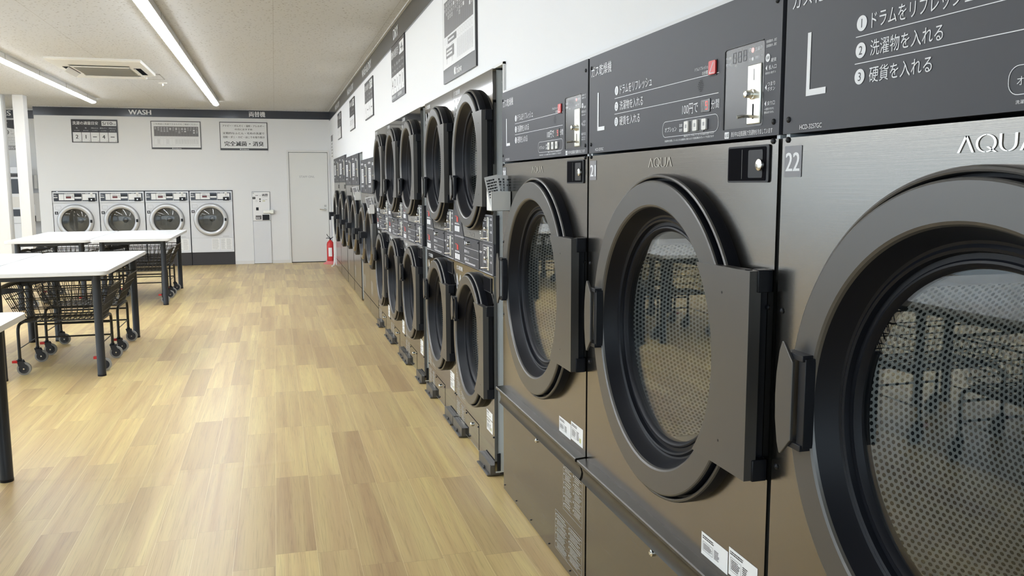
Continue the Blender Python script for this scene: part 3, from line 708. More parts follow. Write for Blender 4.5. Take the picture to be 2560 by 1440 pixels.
    for z in (.09, .45, .80, 1.16, 1.42, 1.66, 1.93): rv.xlathe([(w2-.006, .006), (w2-.003, .005), (w2-.002, .002)], .050, z, 10)
    rv.build('side_rivets', 'galv', r)
    return r
pm0 = make_medium()
mlab = ['double stacked medium dryer with an M on it, next to the big dryer 20', 'double stacked medium dryer with an M, second in line past dryer 20', 'double stacked medium dryer, nearest of the farther set of three',
        'double stacked medium dryer in the middle of the set of three', 'double stacked medium dryer at the far end of the set of three']
for k, y0 in enumerate((3.965, 4.905, 6.03, 6.97, 7.91)):
    o = pm0 if k == 0 else copy_tree(pm0)
    o.location = (F0, y0+MW/2, 0); o.rotation_euler = (0, 0, RW); tag(o, mlab[k], 'dryer', 'double stacked dryers along the right wall')

# ------------------------------------------------------------------ front-loading washer dryers at the far end of the right wall
def make_wd(w, h, zp, cx, cz, R, hz):
    r = empty('washer_dryer'); w2 = w/2
    shell(r, w2-.004, h-.004, .9, 'galv')
    MB().hole_plate(-w2+.002, w2-.002, .012, zp-.004, cx, cz, R*.80, 0, .014, 72).build('front_panel', 'steel', r)
    cp = MB().box(-w2+.002, w2-.002, -.0005, .014, zp, h).build('control_panel', 'panel', r)
    y = -.0016; H = h-zp
    p = MB(); p.rect(-w2+.10, -w2+.42*w, zp+H*.30, zp+H*.72, y, 0); dashes(p, -w2+.11, -w2+.41*w, zp+H*.32, zp+H*.70, 8, y-.0003, 1, lo=.01, hi=.05)
    for k in range(5): p.disc(-w2+.10+k*.05, zp+H*.20, .014, y, 12, 0)
    p.disc(w2-.35*w, zp+H*.08, .012, y, 12, 0); dashes(p, -w2+.08, -w2+.35, zp+H*.84, zp+H*.90, 2, y, 0, lo=.01, hi=.05)
    dashes(p, .08, .28, zp+H*.78, zp+H*.86, 2, y, 0, lo=.01, hi=.05)
    p.build('lettering', ['print', 'pgrey'], cp, smooth=0)
    MB().box(w2-.33*w, w2-.27*w, -.003, 0, zp+H*.12, zp+H*.75).build('display_strip', 'black', r)
    c = MB().box(w2-.20*w, w2-.14*w, -.005, 0, zp+H*.25, zp+H*.80).build('coin_plate', 'plate', r)
    MB().ylathe([(-.005, .012), (-.022, .010)], w2-.17*w, zp+H*.5, 12).build('return_knob', 'chrome', c)
    MB().box(w2-.20*w, w2-.08*w, -.003, .001, zp-.10, zp-.04).build('coin_return', 'black', r)
    # porthole: black gasket ring, steel collar, dark ring, glass
    d = MB().lathe([(0, R), (-.028, R), (-.036, R-.012), (-.036, R-.036), (-.030, R-.042)], cx, cz, 80, mi=0)
    d.lathe([(-.030, R-.042), (-.048, R-.050), (-.056, R*.80), (-.050, R*.74)], cx, cz, 80, mi=1)
    d.lathe([(-.050, R*.74), (-.040, R*.72), (-.010, R*.66), (.0, R*.62)], cx, cz, 80, mi=0)
    dr = d.build('door', ['rubber', 'steel'], r, smooth=30)
    MB().grid([[(cx+q*math.cos(2*PI*k/64), yy, cz+q*math.sin(2*PI*k/64)) for k in range(64)] for yy, q in ((-.002, R*.63), (.003, R*.63))], closed=True, caps=True).build('glass', 'glass', dr, smooth=30)
    MB().box(cx-R-.03, cx-R+.10, -.11, -.03, cz+hz-.035, cz+hz+.035).box(cx-R-.03, cx-R+.02, -.12, -.09, cz+hz-.10, cz+hz+.035).build('grip', 'black', dr, bevel=.004)
    MB().box(cx+R-.06, cx+R+.02, -.05, -.001, cz-.16, cz+.16).build('hinge', 'ring', dr, bevel=.004)
    drum(r, cx, cz, R*.78, .05, .6)
    g = MB().box(-w2+.004, w2-.004, -.0012, 0, .158, .163); g.build('kick_gap', 'blackm', r)
    sticker(r, -w2+.08, -w2+.28, .22, .38)
    return r
A = make_wd(1.225, 1.885, 1.490, .10, .930, .425, .02); B = make_wd(.985, 1.835, 1.447, .08, .925, .375, -.01); Cc = make_wd(.780, 1.736, 1.354, .015, .886, .350, .01)
for o, yc, l in ((A, 13.365, 'tall steel washer-dryer, second from the far corner'), (B, 11.18, 'steel washer-dryer with a white leaflet box at its upper right corner'), (Cc, 9.265, 'steel washer-dryer next to the farthest stacked dryer, behind the second leaflet box')):
    o.location = (F0, yc, 0); o.rotation_euler = (0, 0, RW); tag(o, l, 'washer-dryer', 'washer-dryers at the far end of the right wall')
for src, yc, l in ((A, 14.62, 'tall steel washer-dryer closest to the far corner and the fire extinguisher'), (B, 12.205, 'steel washer-dryer between the tall pair and the one with a leaflet box'), (Cc, 10.050, 'lower steel washer-dryer just past the second leaflet box')):
    o = copy_tree(src); o.location = (F0, yc, 0); tag(o, l, 'washer-dryer', 'washer-dryers at the far end of the right wall')

# ------------------------------------------------------------------ white washers in the far wall
def make_washer():
    r = empty('front_loading_washer'); w2 = .3625; z0 = .235; h = 1.343
    cab = MB(); cab.hole_plate(-w2, w2, z0, 1.150, -.018, .828, .235, 0, .014, 72); cab.box(-w2, -w2+.01, .01, .7, z0, h-.002); cab.box(w2-.01, w2, .01, .7, z0, h-.002); cab.box(-w2, w2, .01, .7, h-.012, h-.002); cab.box(-w2, w2, .69, .7, z0, h); cab.box(-w2, w2, .01, .7, z0, z0+.01)
    cab.build('cabinet', 'wbody', r)
    MB().box(-w2-.004, w2+.004, .02, .6, .002, z0-.004).build('plinth', 'dark', r)
    cp = MB().box(-w2, w2, -.012, .0, 1.150, h-.004); cp.box(-w2+.02, w2-.02, -.0135, -.012, 1.178, h-.028, 1); cp.box(.1, .106, -.0145, -.013, 1.178, h-.028, 0); cp = cp.build('control_panel', ['silver', 'navy'], r)
    y = -.0142; p = MB()
    p.rect(-.262, -.185, 1.196, 1.302, y, 0); p.rect(-.180, -.018, 1.196, 1.302, y, 0); p.rect(.112, .318, 1.196, 1.302, y, 0)
    text(p, '10', -.345, 1.268, .026, y, .035, mi=0); text(p, 'kg', -.308, 1.268, .014, y, .022, mi=0); p.rect(-.342, -.282, 1.236, 1.250, y, 0)
    p.rect(-.012, .094, 1.222, 1.252, y, 0)
    p.rect(-.012, .094, 1.258, 1.284, y, 1); p.rect(-.150, -.068, 1.228, 1.258, y-.0004, 4); p.rect(-.150, -.068, 1.258, 1.276, y-.0004, 3)
    dashes(p, -.145, -.075, 1.282, 1.292, 2, y-.0004, 3, lo=.004, hi=.012); dashes(p, -.058, -.025, 1.236, 1.286, 4, y-.0004, 3, lo=.003, hi=.01); dashes(p, -.17, 0, 1.306, 1.314, 1, y, 0, lo=.01, hi=.03); dashes(p, .16, .22, 1.306, 1.316, 1, y, 0, lo=.01, hi=.03)
    p.build('display', ['label', 'black', 'red', 'printg', 'redd'], cp, smooth=0)
    m = MB().box(.236, .276, -.020, -.0135, 1.246, 1.328).build('coin_plate', 'whitep', r); MB().box(.254, .258, -.0204, -.020, 1.262, 1.300).build('coin_slot', 'black', m)
    b = MB().box(.206, .310, -.030, -.0135, 1.172, 1.236).build('coin_box', 'black', r, bevel=.002); MB().ylathe([(-.030, .015), (-.036, .012)], .256, 1.203, 16).build('lock', 'chrome', b)
    cx, cz = -.018, .828
    d = MB().lathe([(0, .295), (-.016, .295), (-.022, .290)], cx, cz, 72, mi=1); d.lathe([(-.022, .290), (-.045, .284), (-.058, .268), (-.060, .250), (-.052, .226), (-.046, .221)], cx, cz, 72, mi=0); d.lathe([(-.046, .221), (-.040, .214), (-.02, .210)], cx, cz, 72, mi=1)
    d = d.build('door', ['silver', 'pgrey'], r, smooth=35)
    MB().lathe([(-.040, .214)]+[(-.040-.030*math.sin(PI/2*k/8), .214*math.cos(PI/2*k/8)) for k in range(1, 8)]+[(-.0702, .001)], cx, cz, 64).build('glass_bowl', 'bowl', d, smooth=60)
    MB().box(cx+.238, cx+.272, -.066, -.055, cz-.026, cz+.026).build('latch', 'black', d, bevel=.002)
    dm = MB().lathe([(-.001, .232), (.05, .22), (.38, .22)], cx, cz, 64); dm.disc(cx, cz, .22, .38, 64); dm.ylathe([(.37, .05), (.33, .035), (.32, .001)], cx, cz, 20); dm.build('drum', 'steeld', r)
    q = MB(); q.prism(rpoly(-.342, -.292, .950, 1.000, .003), -.0012, -.0003, 0); q.build('number_plate', 'black', r)
    q = MB(); q.rrect_line(-.33, -.24, 1.035, 1.10, .01, .003, -.0008); q.rect(-.31, -.26, 1.015, 1.018, -.0008); dashes(q, .18, .30, .512, .528, 2, -.0008, lo=.01, hi=.02); q.rect(-w2, w2, .4965, .499, -.0008)
    q.build('print', 'printg', r, smooth=0)
    n = MB(); n.rect(-.02, .115, .275, .486, -.0008, 0); n.rect(.130, .33, .275, .486, -.0008, 0); dashes(n, -.01, .105, .285, .476, 15, -.0012, 1, lo=.006, hi=.03, ht=.3); dashes(n, .14, .22, .285, .476, 15, -.0012, 1, lo=.006, hi=.03, ht=.3); dashes(n, .235, .32, .285, .476, 15, -.0012, 1, lo=.006, hi=.03, ht=.3)
    n.build('notice', ['label', 'printg'], r, smooth=0)
    return r
w0 = make_washer()
wl_ = ['white front-loading washer numbered 5, first from the white pillar', 'white front-loading washer second from the left in the far wall', 'white front-loading washer third from the left in the far wall', 'white front-loading washer in the far wall, nearest the change machine']
for k, xc in enumerate((-3.348, -2.605, -1.860, -1.117)):
    o = w0 if k == 0 else copy_tree(w0)
    o.location = (xc, YF-.012, 0); tag(o, wl_[k], 'washing machine', 'white washers in the far wall')
    m = MB(); text(m, str(5+k), -.317, .960, .030, -.0016, .020, 'c', bold=.0015); m.build('number', 'print', o, smooth=0)
struct(MB().box(WX0, WX0+.008, YF-.006, YF+.02, 0, WZT).box(WX1-.008, WX1, YF-.006, YF+.02, 0, WZT).box(WX0, WX1, YF-.006, YF+.02, WZT-.008, WZT).build('trim_6', 'dark'))

# ------------------------------------------------------------------ change machine, door
r = empty('change_machine', (-.247, YF, 0)); tag(r, 'slim white money change machine built into the far wall beside the staff door', 'change machine')
MB().box(-.156, .156, -.016, .10, .006, 1.322).build('cabinet', 'wbody', r, bevel=.003)
MB().box(-.148, .148, -.022, -.016, .525 if False else .80, 1.314).build('upper_panel', 'label', r, bevel=.002)
MB().box(-.156, .156, -.0165, -.014, .790, .796).build('seam', 'pgrey', r)
p = MB(); y = -.0235
text(p, '両替', .02, 1.242, .048, y, .10, mi=0, bold=.002); p.rect(.02, .12, 1.225, 1.229, y, 1); p.rect(-.10, -.05, 1.255, 1.262, y, 0); p.rect(-.03, .0, 1.255, 1.260, y, 1)
p.rect(-.15, -.10, 1.190, 1.232, y, 0); text(p, '1', -.125, 1.198, .026, y-.0004, None, 'c', mi=2); text(p, '①', -.10, 1.14, .035, y, mi=1)
p.disc(-.02, 1.19, .015, y, 14, 0); p.disc(-.02, 1.15, .012, y, 14, 0); p.rect(.025, .07, 1.150, 1.162, y, 3); p.rect(.03, .06, 1.18, 1.185, y, 1); p.rect(.07, .11, 1.18, 1.185, y, 1); p.rect(-.148, -.12, 1.296, 1.302, y, 0)
p.build('lettering', ['printk', 'printg', 'print', 'amber'], r, smooth=0)
MB().prism(rpoly(-.095, -.050, .985, 1.040, .003), -.026, -.020).build('coin_slot', 'black', r)
MB().prism(rpoly(-.108, -.004, .818, .892, .006), -.025, -.020).build('keypad', 'pgrey', r); MB().box(.012, .136, -.026, -.020, .806, .905).build('coin_tray', 'black', r)
k = MB(); 
for i_ in range(2): k.disc(-.085+.035*i_, .845, .012, -.0256, 12)
k.build('tray_marks', 'print', r, smooth=0)
h = MB().box(.03, .215, -.050, -.024, .930, .985).box(.155, .215, -.075, -.02, .922, .996); h.build('hasp', 'plate', r, bevel=.006)

r = empty('door_1', (0, YF, 0)); r['kind'] = 'structure'
f = MB().box(DX0-.035, DX0, -.014, .10, 0, DZ+.035).box(DX1, DX1+.035, -.014, .10, 0, DZ+.035).box(DX0, DX1, -.014, .10, DZ, DZ+.035); f.build('door_frame', 'white', r, bevel=.002)
lf = MB().box(DX0+.004, DX1-.004, .008, .045, .012, DZ-.006).build('door_leaf', 'doorw', r, bevel=.002)
MB().box(DX0, DX1, .005, .10, 0, .012).build('threshold', 'black', r)
p = MB(); text(p, 'STAFF ONL', .452, 1.578, .040, .0068, .275); p.build('lettering', 'printg', lf, smooth=0)
h = MB().ylathe([(.008, .024), (-.006, .022)], .905, .985, 20); h.ylathe([(-.004, .009), (-.045, .009)], .905, .985, 14); h.tube([(.912, -.045, .985), (.86, -.048, .987), (.80, -.044, .992)], .008, 8); h.ylathe([(.008, .020), (0, .019)], .905, 1.055, 18); h.build('door_handle', 'chrome', lf)

# ------------------------------------------------------------------ fire extinguisher
r = empty('fire_extinguisher', (.952, 15.98, 0)); tag(r, 'red fire extinguisher standing on a red tray in the far right corner', 'fire extinguisher')
MB().vlathe([(.055, .060), (.06, .066), (.36, .066), (.40, .055), (.425, .028), (.44, .020)], 0, 0, 28).build('cylinder', 'red', r)
MB().vlathe([(.0, .135), (.012, .135), (.03, .10), (.055, .075)], 0, 0, 28).build('tray', 'pink', r)
MB().box(-.012, .012, -.012, .012, .435, .475).tube([(0, 0, .465), (-.05, -.02, .478), (-.075, -.03, .47)], .006, 8).tube([(0, 0, .475), (-.045, -.018, .515), (-.06, -.02, .55)], .006, 8).build('valve', 'black', r)
MB().tube([(.01, -.01, .46), (.055, -.045, .50), (.078, -.06, .40), (.074, -.062, .25), (.062, -.06, .12), (.05, -.062, .075)], .009, 8).build('hose', 'black', r)
m = MB(); n = 9; m.grid([[(.0665*math.cos(t), .0665*math.sin(t), z) for t in [-2.2+1.0*k/8 for k in range(n)]] for z in (.14, .30)]); m.build('label_sticker', 'label', r)
tag(MB().tube([(.985, 15.45, 1.02), (.99, 15.47, .6), (.992, 15.48, .2), (.985, 15.46, .08), (.97, 15.40, .025), (.93, 15.34, .012)], .014, 8).tube([(.985, 15.45, 1.02), (1.03, 15.45, 1.06)], .014, 8).build('drain_hose', 'whitep'), 'white hose hanging by the farthest washer-dryer in the corner', 'hose')

# ------------------------------------------------------------------ wall boards
def board_frame(name, x0, x1, z0, z1, m='dark', loc=(0, 0, 0), rz=0.0):
    r = empty(name, loc, rz); MB().box(x0, x1, -.010, 0, z0, z1).build('backing', m, r); return r
def load_board(x0, x1, z0, z1, loc, rz, size, cells, foot=False):
    r = board_frame('capacity_board', x0, x1, z0, z1, 'dark', loc, rz); w = x1-x0; h = z1-z0; y = -.0115; p = MB(); zb = z0+(h*.12 if foot else .012)
    text(p, '洗濯の適量目安' if not foot else '乾燥の適量目安', x0+.022, z1-h*.235, h*.15, y, w*.55, bold=.0012)
    p.prism(rpoly(x0+w*.655, x1-.018, z1-h*.27, z1-h*.06, .006), y, y+.0006, 0)
    a, b = size; text(p, a, x0+w*.675, z1-h*.23, h*.135, y-.0008, w*.21, mi=1, bold=.001); text(p, b, x0+w*.895, z1-h*.225, h*.06, y-.0008, w*.065, mi=1)
    n = len(cells); cw = (w-.03)/n
    hd = ('毛', '布', '羽毛ふとん', '綿カバー', '羊毛ふとん'); h2 = ('シングル', 'ダブル', 'シングル', 'シングル', 'ダブル')
    for k, c in enumerate(cells):
        a = x0+.015+k*cw; text(p, hd[k], a+cw/2, z1-h*.40, h*.055, y, min(cw*.8, .03*len(hd[k])), 'c'); text(p, h2[k], a+cw/2, z1-h*.50, h*.04, y, cw*.6, 'c')
        p.rect(a+.004, a+cw-.004, zb, z1-h*.56, y, 0)
        text(p, c, a+cw*.48, zb+h*(.14 if not foot else .10)+(h*.06 if c in '-−' else 0), h*(.16 if c not in '-−' else .03), y-.0008, (None if c not in '-−' else cw*.42), 'c', mi=1, bold=.002); text(p, '枚', a+cw*.85, zb+h*.02, h*.04, y-.0008, None, 'c', mi=1)
    if foot: text(p, '乾燥時間の目安', x0+.02, z0+.016, h*.055, y, w*.3); text(p, '温度選択', x0+w*.5, z0+.016, h*.055, y, w*.3)
    p.build('print', ['paper', 'printk'], r, smooth=0); return r
def table_board(x0, x1, z0, z1, loc, rz, foot=.06, tall=False):
    r = board_frame('notice_board', x0, x1, z0, z1, 'dark', loc, rz); w = x1-x0; h = z1-z0; y = -.0115; p = MB()
    p.rect(x0+.012, x1-.012, z0+h*foot, z1-.012, y, 0)
    text(p, 'ご利用前に洗濯できるものをご確認ください', x0+.05, z1-h*.135, h*.055, y-.0006, w-.10, mi=1)
    a, b = x0+w*.06, x1-w*.05; t1, t0 = z1-h*.19, z1-h*.54
    p.rect(a, b, t0, t1, y-.0004, 2); n = 15; cw = (b-a)/n
    words = ('毛布', '綿毛布', '羽毛布団', '羊毛布団', '肌掛布団', 'シーツ', 'タオル', 'カーテン', 'こたつ布団', 'ジーンズ', 'セーター', 'ダウン', 'マット', 'スニーカー', 'ぬいぐるみ')
    for k in range(n):
        x = a+k*cw; p.rect(x, x+.0012, z0+h*.14, t1, y-.0007, 3); text(p, words[k], x+cw/2, t1-.008, h*.042, y-.0008, cw*.55, 'c', mi=0, vert=True)
        p.rrect_line(x+cw*.2, x+cw*.8, t0-h*.075, t0-h*.02, cw*.25, .0015, y-.0007, 3)
        if k > n*.45 or k % 3 == 1: 
            for c in range(3): dashes(p, x+cw*(.15+.27*c), x+cw*(.3+.27*c), z0+h*.18, t0-h*.10, 16, y-.0007, 3, lo=.004, hi=.006, ht=.6)
    p.rect(a, b, z0+h*.14, z0+h*.143, y-.0007, 3)
    if tall:
        p.rect(a+w*.12, a+w*.40, z0+h*.375, z0+h*.44, y-.001, 2); p.rect(a+w*.06, a+w*.32, z0+h*.235, z0+h*.34, y-.001, 2); dashes(p, a+w*.14, a+w*.38, z0+h*.39, z0+h*.425, 1, y-.0013, 0, lo=.008, hi=.02); dashes(p, a+w*.08, a+w*.30, z0+h*.25, z0+h*.325, 2, y-.0013, 0, lo=.008, hi=.02)
    text(p, 'Urakawa', (x0+x1)/2+.012, z0+h*foot*.22, h*foot*.52, y, .13 if not tall else .17, 'c', mi=0, bold=.001); p.disc((x0+x1)/2-(.068 if not tall else .09), z0+h*foot*.5, h*foot*.28, y, 16, 0)
    p.build('print', ['paper', 'printk', 'pgrey', 'printg'], r, smooth=0); return r
tag(load_board(-3.345, -2.608, 2.190, 2.586, (0, YF, 0), 0, ('S/10', 'kg'), '21-4-'), 'dark board with a laundry load guide reading 2 1 - 4 - on the far wall', 'wall board')
tag(table_board(-2.07, -1.239, 2.087, 2.578, (0, YF, 0), 0), 'white dark-framed board with a dense table between two other boards on the far wall', 'wall board')
r = board_frame('notice_board', -.919, -.090, 2.076, 2.580, 'dark', (0, YF, 0)); tag(r, 'white dark-framed board with large Japanese lines above the staff door side', 'wall board')
p = MB(); y = -.0115; p.rect(-.907, -.102, 2.112, 2.568, y, 0)
for s, w, z, h in (('アトピー・ぜんそく・湿疹・アレルギー', .72, 2.492, .038), ('の方におすすめ', .30, 2.432, .034), ('定期的なふとん・毛布の洗濯で', .72, 2.360, .040), ('花粉・ダニ・カビ・ほこりを取り除き', .72, 2.290, .040)): text(p, s, -.505, z, h, y-.0006, w, 'c', mi=1, bold=.0008)
text(p, '完全滅菌・消臭', -.505, 2.150, .085, y-.0006, .68, 'c', mi=1, bold=.0035); text(p, 'Urakawa', -.49, 2.084, .020, y, .13, 'c', mi=0, bold=.001); p.disc(-.573, 2.094, .010, y, 14, 0)
p.build('print', ['paper', 'printk'], r, smooth=0)
# right wall boards (local x = -Y)
RWL = (XW-.0008, 0, 0)
tag(table_board(-5.235, -4.362, 2.055, 2.632, RWL, RW, foot=.14, tall=True), 'tall white board with a dark column table, nearest on the right wall', 'wall board')
tag(load_board(-7.61, -6.838, 2.165, 2.625, RWL, RW, ('14', 'kg'), '42171', True), 'dark load guide board reading 4 2 1 7 1 under the DRY sign', 'wall board')
for (a, b, c, l) in ((9.90, 9.09, '1-4-', 'dark load guide board, second past the DRY sign on the right wall'), (11.94, 11.23, '3271', 'dark load guide board, third past the DRY sign on the right wall'), (14.25, 13.54, '217', 'dark load guide board farthest down the right wall')):
    tag(load_board(-a, -b, 2.168, 2.575, RWL, RW, ('17', 'kg'), c), l, 'wall board')
r = board_frame('notice_strip', -15.95, -15.50, 1.93, 2.33, 'paper', RWL, RW); tag(r, 'small grey and white vertical notice near the far right corner', 'wall board')
p = MB(); p.rect(-15.94, -15.51, 2.22, 2.325, -.0115, 0); 
for k in range(5): dashes(p, -15.90, -15.55, 1.94+k*.055, 1.97+k*.055, 1, -.0115, 0, lo=.03, hi=.08)
p.build('print', 'pgrey', r, smooth=0)

# ------------------------------------------------------------------ leaflet holders
def leaflet_holder(x0, x1, y0, y1, z0, z1, l):
    """open-topped white box stuck to the machine edge, its face towards the entrance"""
    r = empty('leaflet_holder', ((x0+x1)/2, (y0+y1)/2, z0)); tag(r, l, 'leaflet holder')
    w = (x1-x0)/2; d = (y1-y0)/2; h = z1-z0
    MB().box(-w, w, -d, -d+.003, 0, h).box(-w, w, d-.003, d, 0, h*1.15).box(-w, -w+.003, -d, d, 0, h).box(w-.003, w, -d, d, 0, h).box(-w, w, -d, d, 0, .003).build('box', 'whitep', r, bevel=.001)
def leaflets(x, y, z, n, l, grp, hh, tilt=.22):
    for k in range(n):
        o = MB(); o.box(-.030, .030, -.0012, .0012, 0, hh, 0); dashes(o, -.024, .024, hh*.35, hh*.92, 7, -.0016, 1, lo=.004, hi=.012)
        o = o.build('leaflet', ['label', 'printk'], smooth=0); o.location = (x+.010*k, y+.012*k, z+.004); o.rotation_euler = (.05-.02*k, -tilt+.10*k, .0); tag(o, l[k], 'leaflet', grp)
leaflet_holder(.916, 1.004, 3.640, 3.730, 1.332, 1.418, 'white plastic leaflet box fixed beside dryer 20')
leaflets(.948, 3.658, 1.335, 4, ['foremost printed leaflet in the box by dryer 20, leaning left', 'second leaflet from the front in the box by dryer 20', 'third leaflet from the front in the box by dryer 20', 'rearmost leaflet in the box by dryer 20'], 'leaflets in the near holder', .15)
leaflet_holder(.932, .985, 8.86, 8.905, 1.150, 1.245, 'white leaflet box in front of the washer-dryer beside the stacked dryers')
leaflets(.955, 8.872, 1.153, 2, ['front leaflet leaning in the middle leaflet box', 'rear leaflet in the middle leaflet box'], 'leaflets in the middle holder', .17)
leaflet_holder(.930, 1.0055, 10.455, 10.515, 1.262, 1.362, 'white leaflet box on the washer-dryer farther down the row')
leaflets(.960, 10.47, 1.265, 2, ['front leaflet in the farthest leaflet box', 'rear leaflet in the farthest leaflet box'], 'leaflets in the far holder', .16)

# ------------------------------------------------------------------ ceiling lights, air conditioner, detector
def light_row(x, y0, y1, l, grp=None):
    r = empty('linear_ceiling_light', (x, y0, CEIL)); tag(r, l, 'ceiling light', grp); n = y1-y0; w = .045
    MB().box(-.055, .055, 0, n, -.058, 0).build('body', 'lampb', r, bevel=.003)
    rows = [[(w*math.cos(t)*1.0, yy, -.0575+.024*math.sin(t)) for t in [PI+PI*k/10 for k in range(11)]] for yy in (0.0, n)]
    MB().grid(rows, closed=True, caps=True).build('diffuser', 'lamp', r, smooth=60)
    yy = 1.34
    while yy < n-.5: MB().box(-.057, .057, yy-.004, yy+.004, -.0595, -.001).build('joint', 'acg', r); yy += 1.34
light_row(-.865, 2.0, 14.75, 'long LED strip light on the ceiling, nearer the dryer wall')
light_row(-2.68, 2.0, 14.75, 'long LED strip light on the ceiling, over the tables at the left')
light_row(-4.5, 2.0, 14.75, 'LED strip light beyond the left edge of the frame', 'ceiling lights out of frame')
light_row(-6.3, 2.0, 14.75, 'LED strip light next to the storefront windows, outside the frame', 'ceiling lights out of frame')

r = empty('ceiling_air_conditioner', (-1.825, 10.95, CEIL)); tag(r, 'square white cassette air conditioner in the ceiling between the strip lights', 'air conditioner')
hx, hy = .475, .80
pn = MB(); prof = [(0, 1.0), (-.018, 1.0), (-.030, .985), (-.034, .95)]
rows = []
for z, s in prof:
    rows.append([(px*s, py*s, z) for px, py in ((-hx, -hy), (hx, -hy), (hx, hy*.55), (hx-.12, hy*.72), (hx-.14, hy), (-hx, hy))])
pn.grid(rows, closed=True); pn.face(rows[-1]); pn.build('panel', 'acw', r)
gr = MB().box(-.29, .29, -.30, .32, -.040, -.034); gr.build('intake_grille_base', 'acg', r)
g = MB()
for k in range(17): yy = -.29+.6*k/16; g.box(-.28, .28, yy-.008, yy+.008, -.050, -.040)
g.build('intake_grille', 'acg', r)
for sx in (-1, 1):
    f = MB().prism([(sx*.335, -.038), (sx*.385, -.085), (sx*.392, -.083), (sx*.345, -.036)], -.27, .30); f.build('air_flap', 'acw', r, bevel=.002); MB().box(min(sx*.33, sx*.405), max(sx*.33, sx*.405), -.28, .31, -.0365, -.033).build('air_slot', 'blackm', r)
for sy in (-1, 1):
    yy = sy*.43 if sy > 0 else -.42; f = MB().box(-.30, .30, yy-.03, yy+.03, -.052, -.044); f.build('air_flap', 'acw', r, bevel=.004); MB().box(-.31, .31, yy-.045, yy+.045, -.0365, -.033).build('air_slot', 'acg', r)
m = MB().box(-1.79, -1.31, 11.42, 11.93, CEIL-.006, CEIL-.0003); tag(m.build('inspection_hatch', 'ceil'), 'square inspection hatch in the ceiling behind the air conditioner', 'hatch')
g = MB(); 
for a in ((-1.795, -1.305, 11.415, 11.422), (-1.795, -1.305, 11.928, 11.935), (-1.795, -1.788, 11.415, 11.935), (-1.312, -1.305, 11.415, 11.935)): g.box(a[0], a[1], a[2], a[3], CEIL-.008, CEIL-.0002)
o = g.build('hatch_frame', 'acg', bpy.data.objects['inspection_hatch'])
r = empty('ceiling_sprinkler', (-1.38, 12.35, CEIL)); tag(r, 'small round sprinkler head on the ceiling beyond the air conditioner', 'sprinkler')
MB().vlathe([(-.012, .05), (0, .055)], 0, 0, 20).build('escutcheon', 'acw', r); MB().vlathe([(-.05, .016), (-.045, .022), (-.04, .008), (-.012, .010)], 0, 0, 14).build('head', 'chrome', r)

# ------------------------------------------------------------------ tables
def make_table(lx=.885, ly=2.05):
    r = empty('folding_table')
    tp = MB(); P = rpoly(-lx/2, lx/2, -ly/2, ly/2, .06, 8)
    rows = [[(x*s, y*s2, z) for x, y in P] for z, s, s2 in ((.788, .994, .997), (.790, 1, 1), (.818, 1, 1), (.820, .994, .997))]
    tp.grid(rows, closed=True, caps=True); tp.build('tabletop', 'tabletop', r, smooth=30)
    ex, ey = lx/2-.105, ly/2-.165
    a = MB().box(-ex, ex, -ey-.015, -ey+.015, .745, .7875).box(-ex, ex, ey-.015, ey+.015, .745, .7875).box(-ex-.015, -ex+.015, -ey, ey, .745, .7875).box(ex-.015, ex+.015, -ey, ey, .745, .7875); a.build('apron', 'frame', r)
    for sx in (-1, 1):
        for sy in (-1, 1):
            l = MB().vlathe([(.0, .030), (.018, .031), (.020, .0305), (.745, .031), (.7865, .031)], sx*ex, sy*ey, 20).build('leg', 'frame', r); MB().vlathe([(-.0, .0315), (.014, .0318)], sx*ex, sy*ey, 20).build('foot_cap', 'black', l)
    return r
t0 = make_table()
tabs = ((-1.665, 3.72, 'white topped table nearest the camera, at the left edge'), (-1.665, 7.87, 'white folding table in the second row, nearer the aisle'), (-1.665, 11.90, 'white folding table in the row closest to the washers, nearer the aisle'),
        (-2.565, 3.72, 'white folding table behind the nearest table, out to the left'), (-2.565, 7.87, 'white folding table of the second row, on its left side'), (-2.565, 11.90, 'white folding table of the far row, in front of the white pillar'))
for k, (x, y, l) in enumerate(tabs):
    o = t0 if k == 0 else copy_tree(t0); o.location = (x, y, 0); tag(o, l, 'table', 'white folding tables')

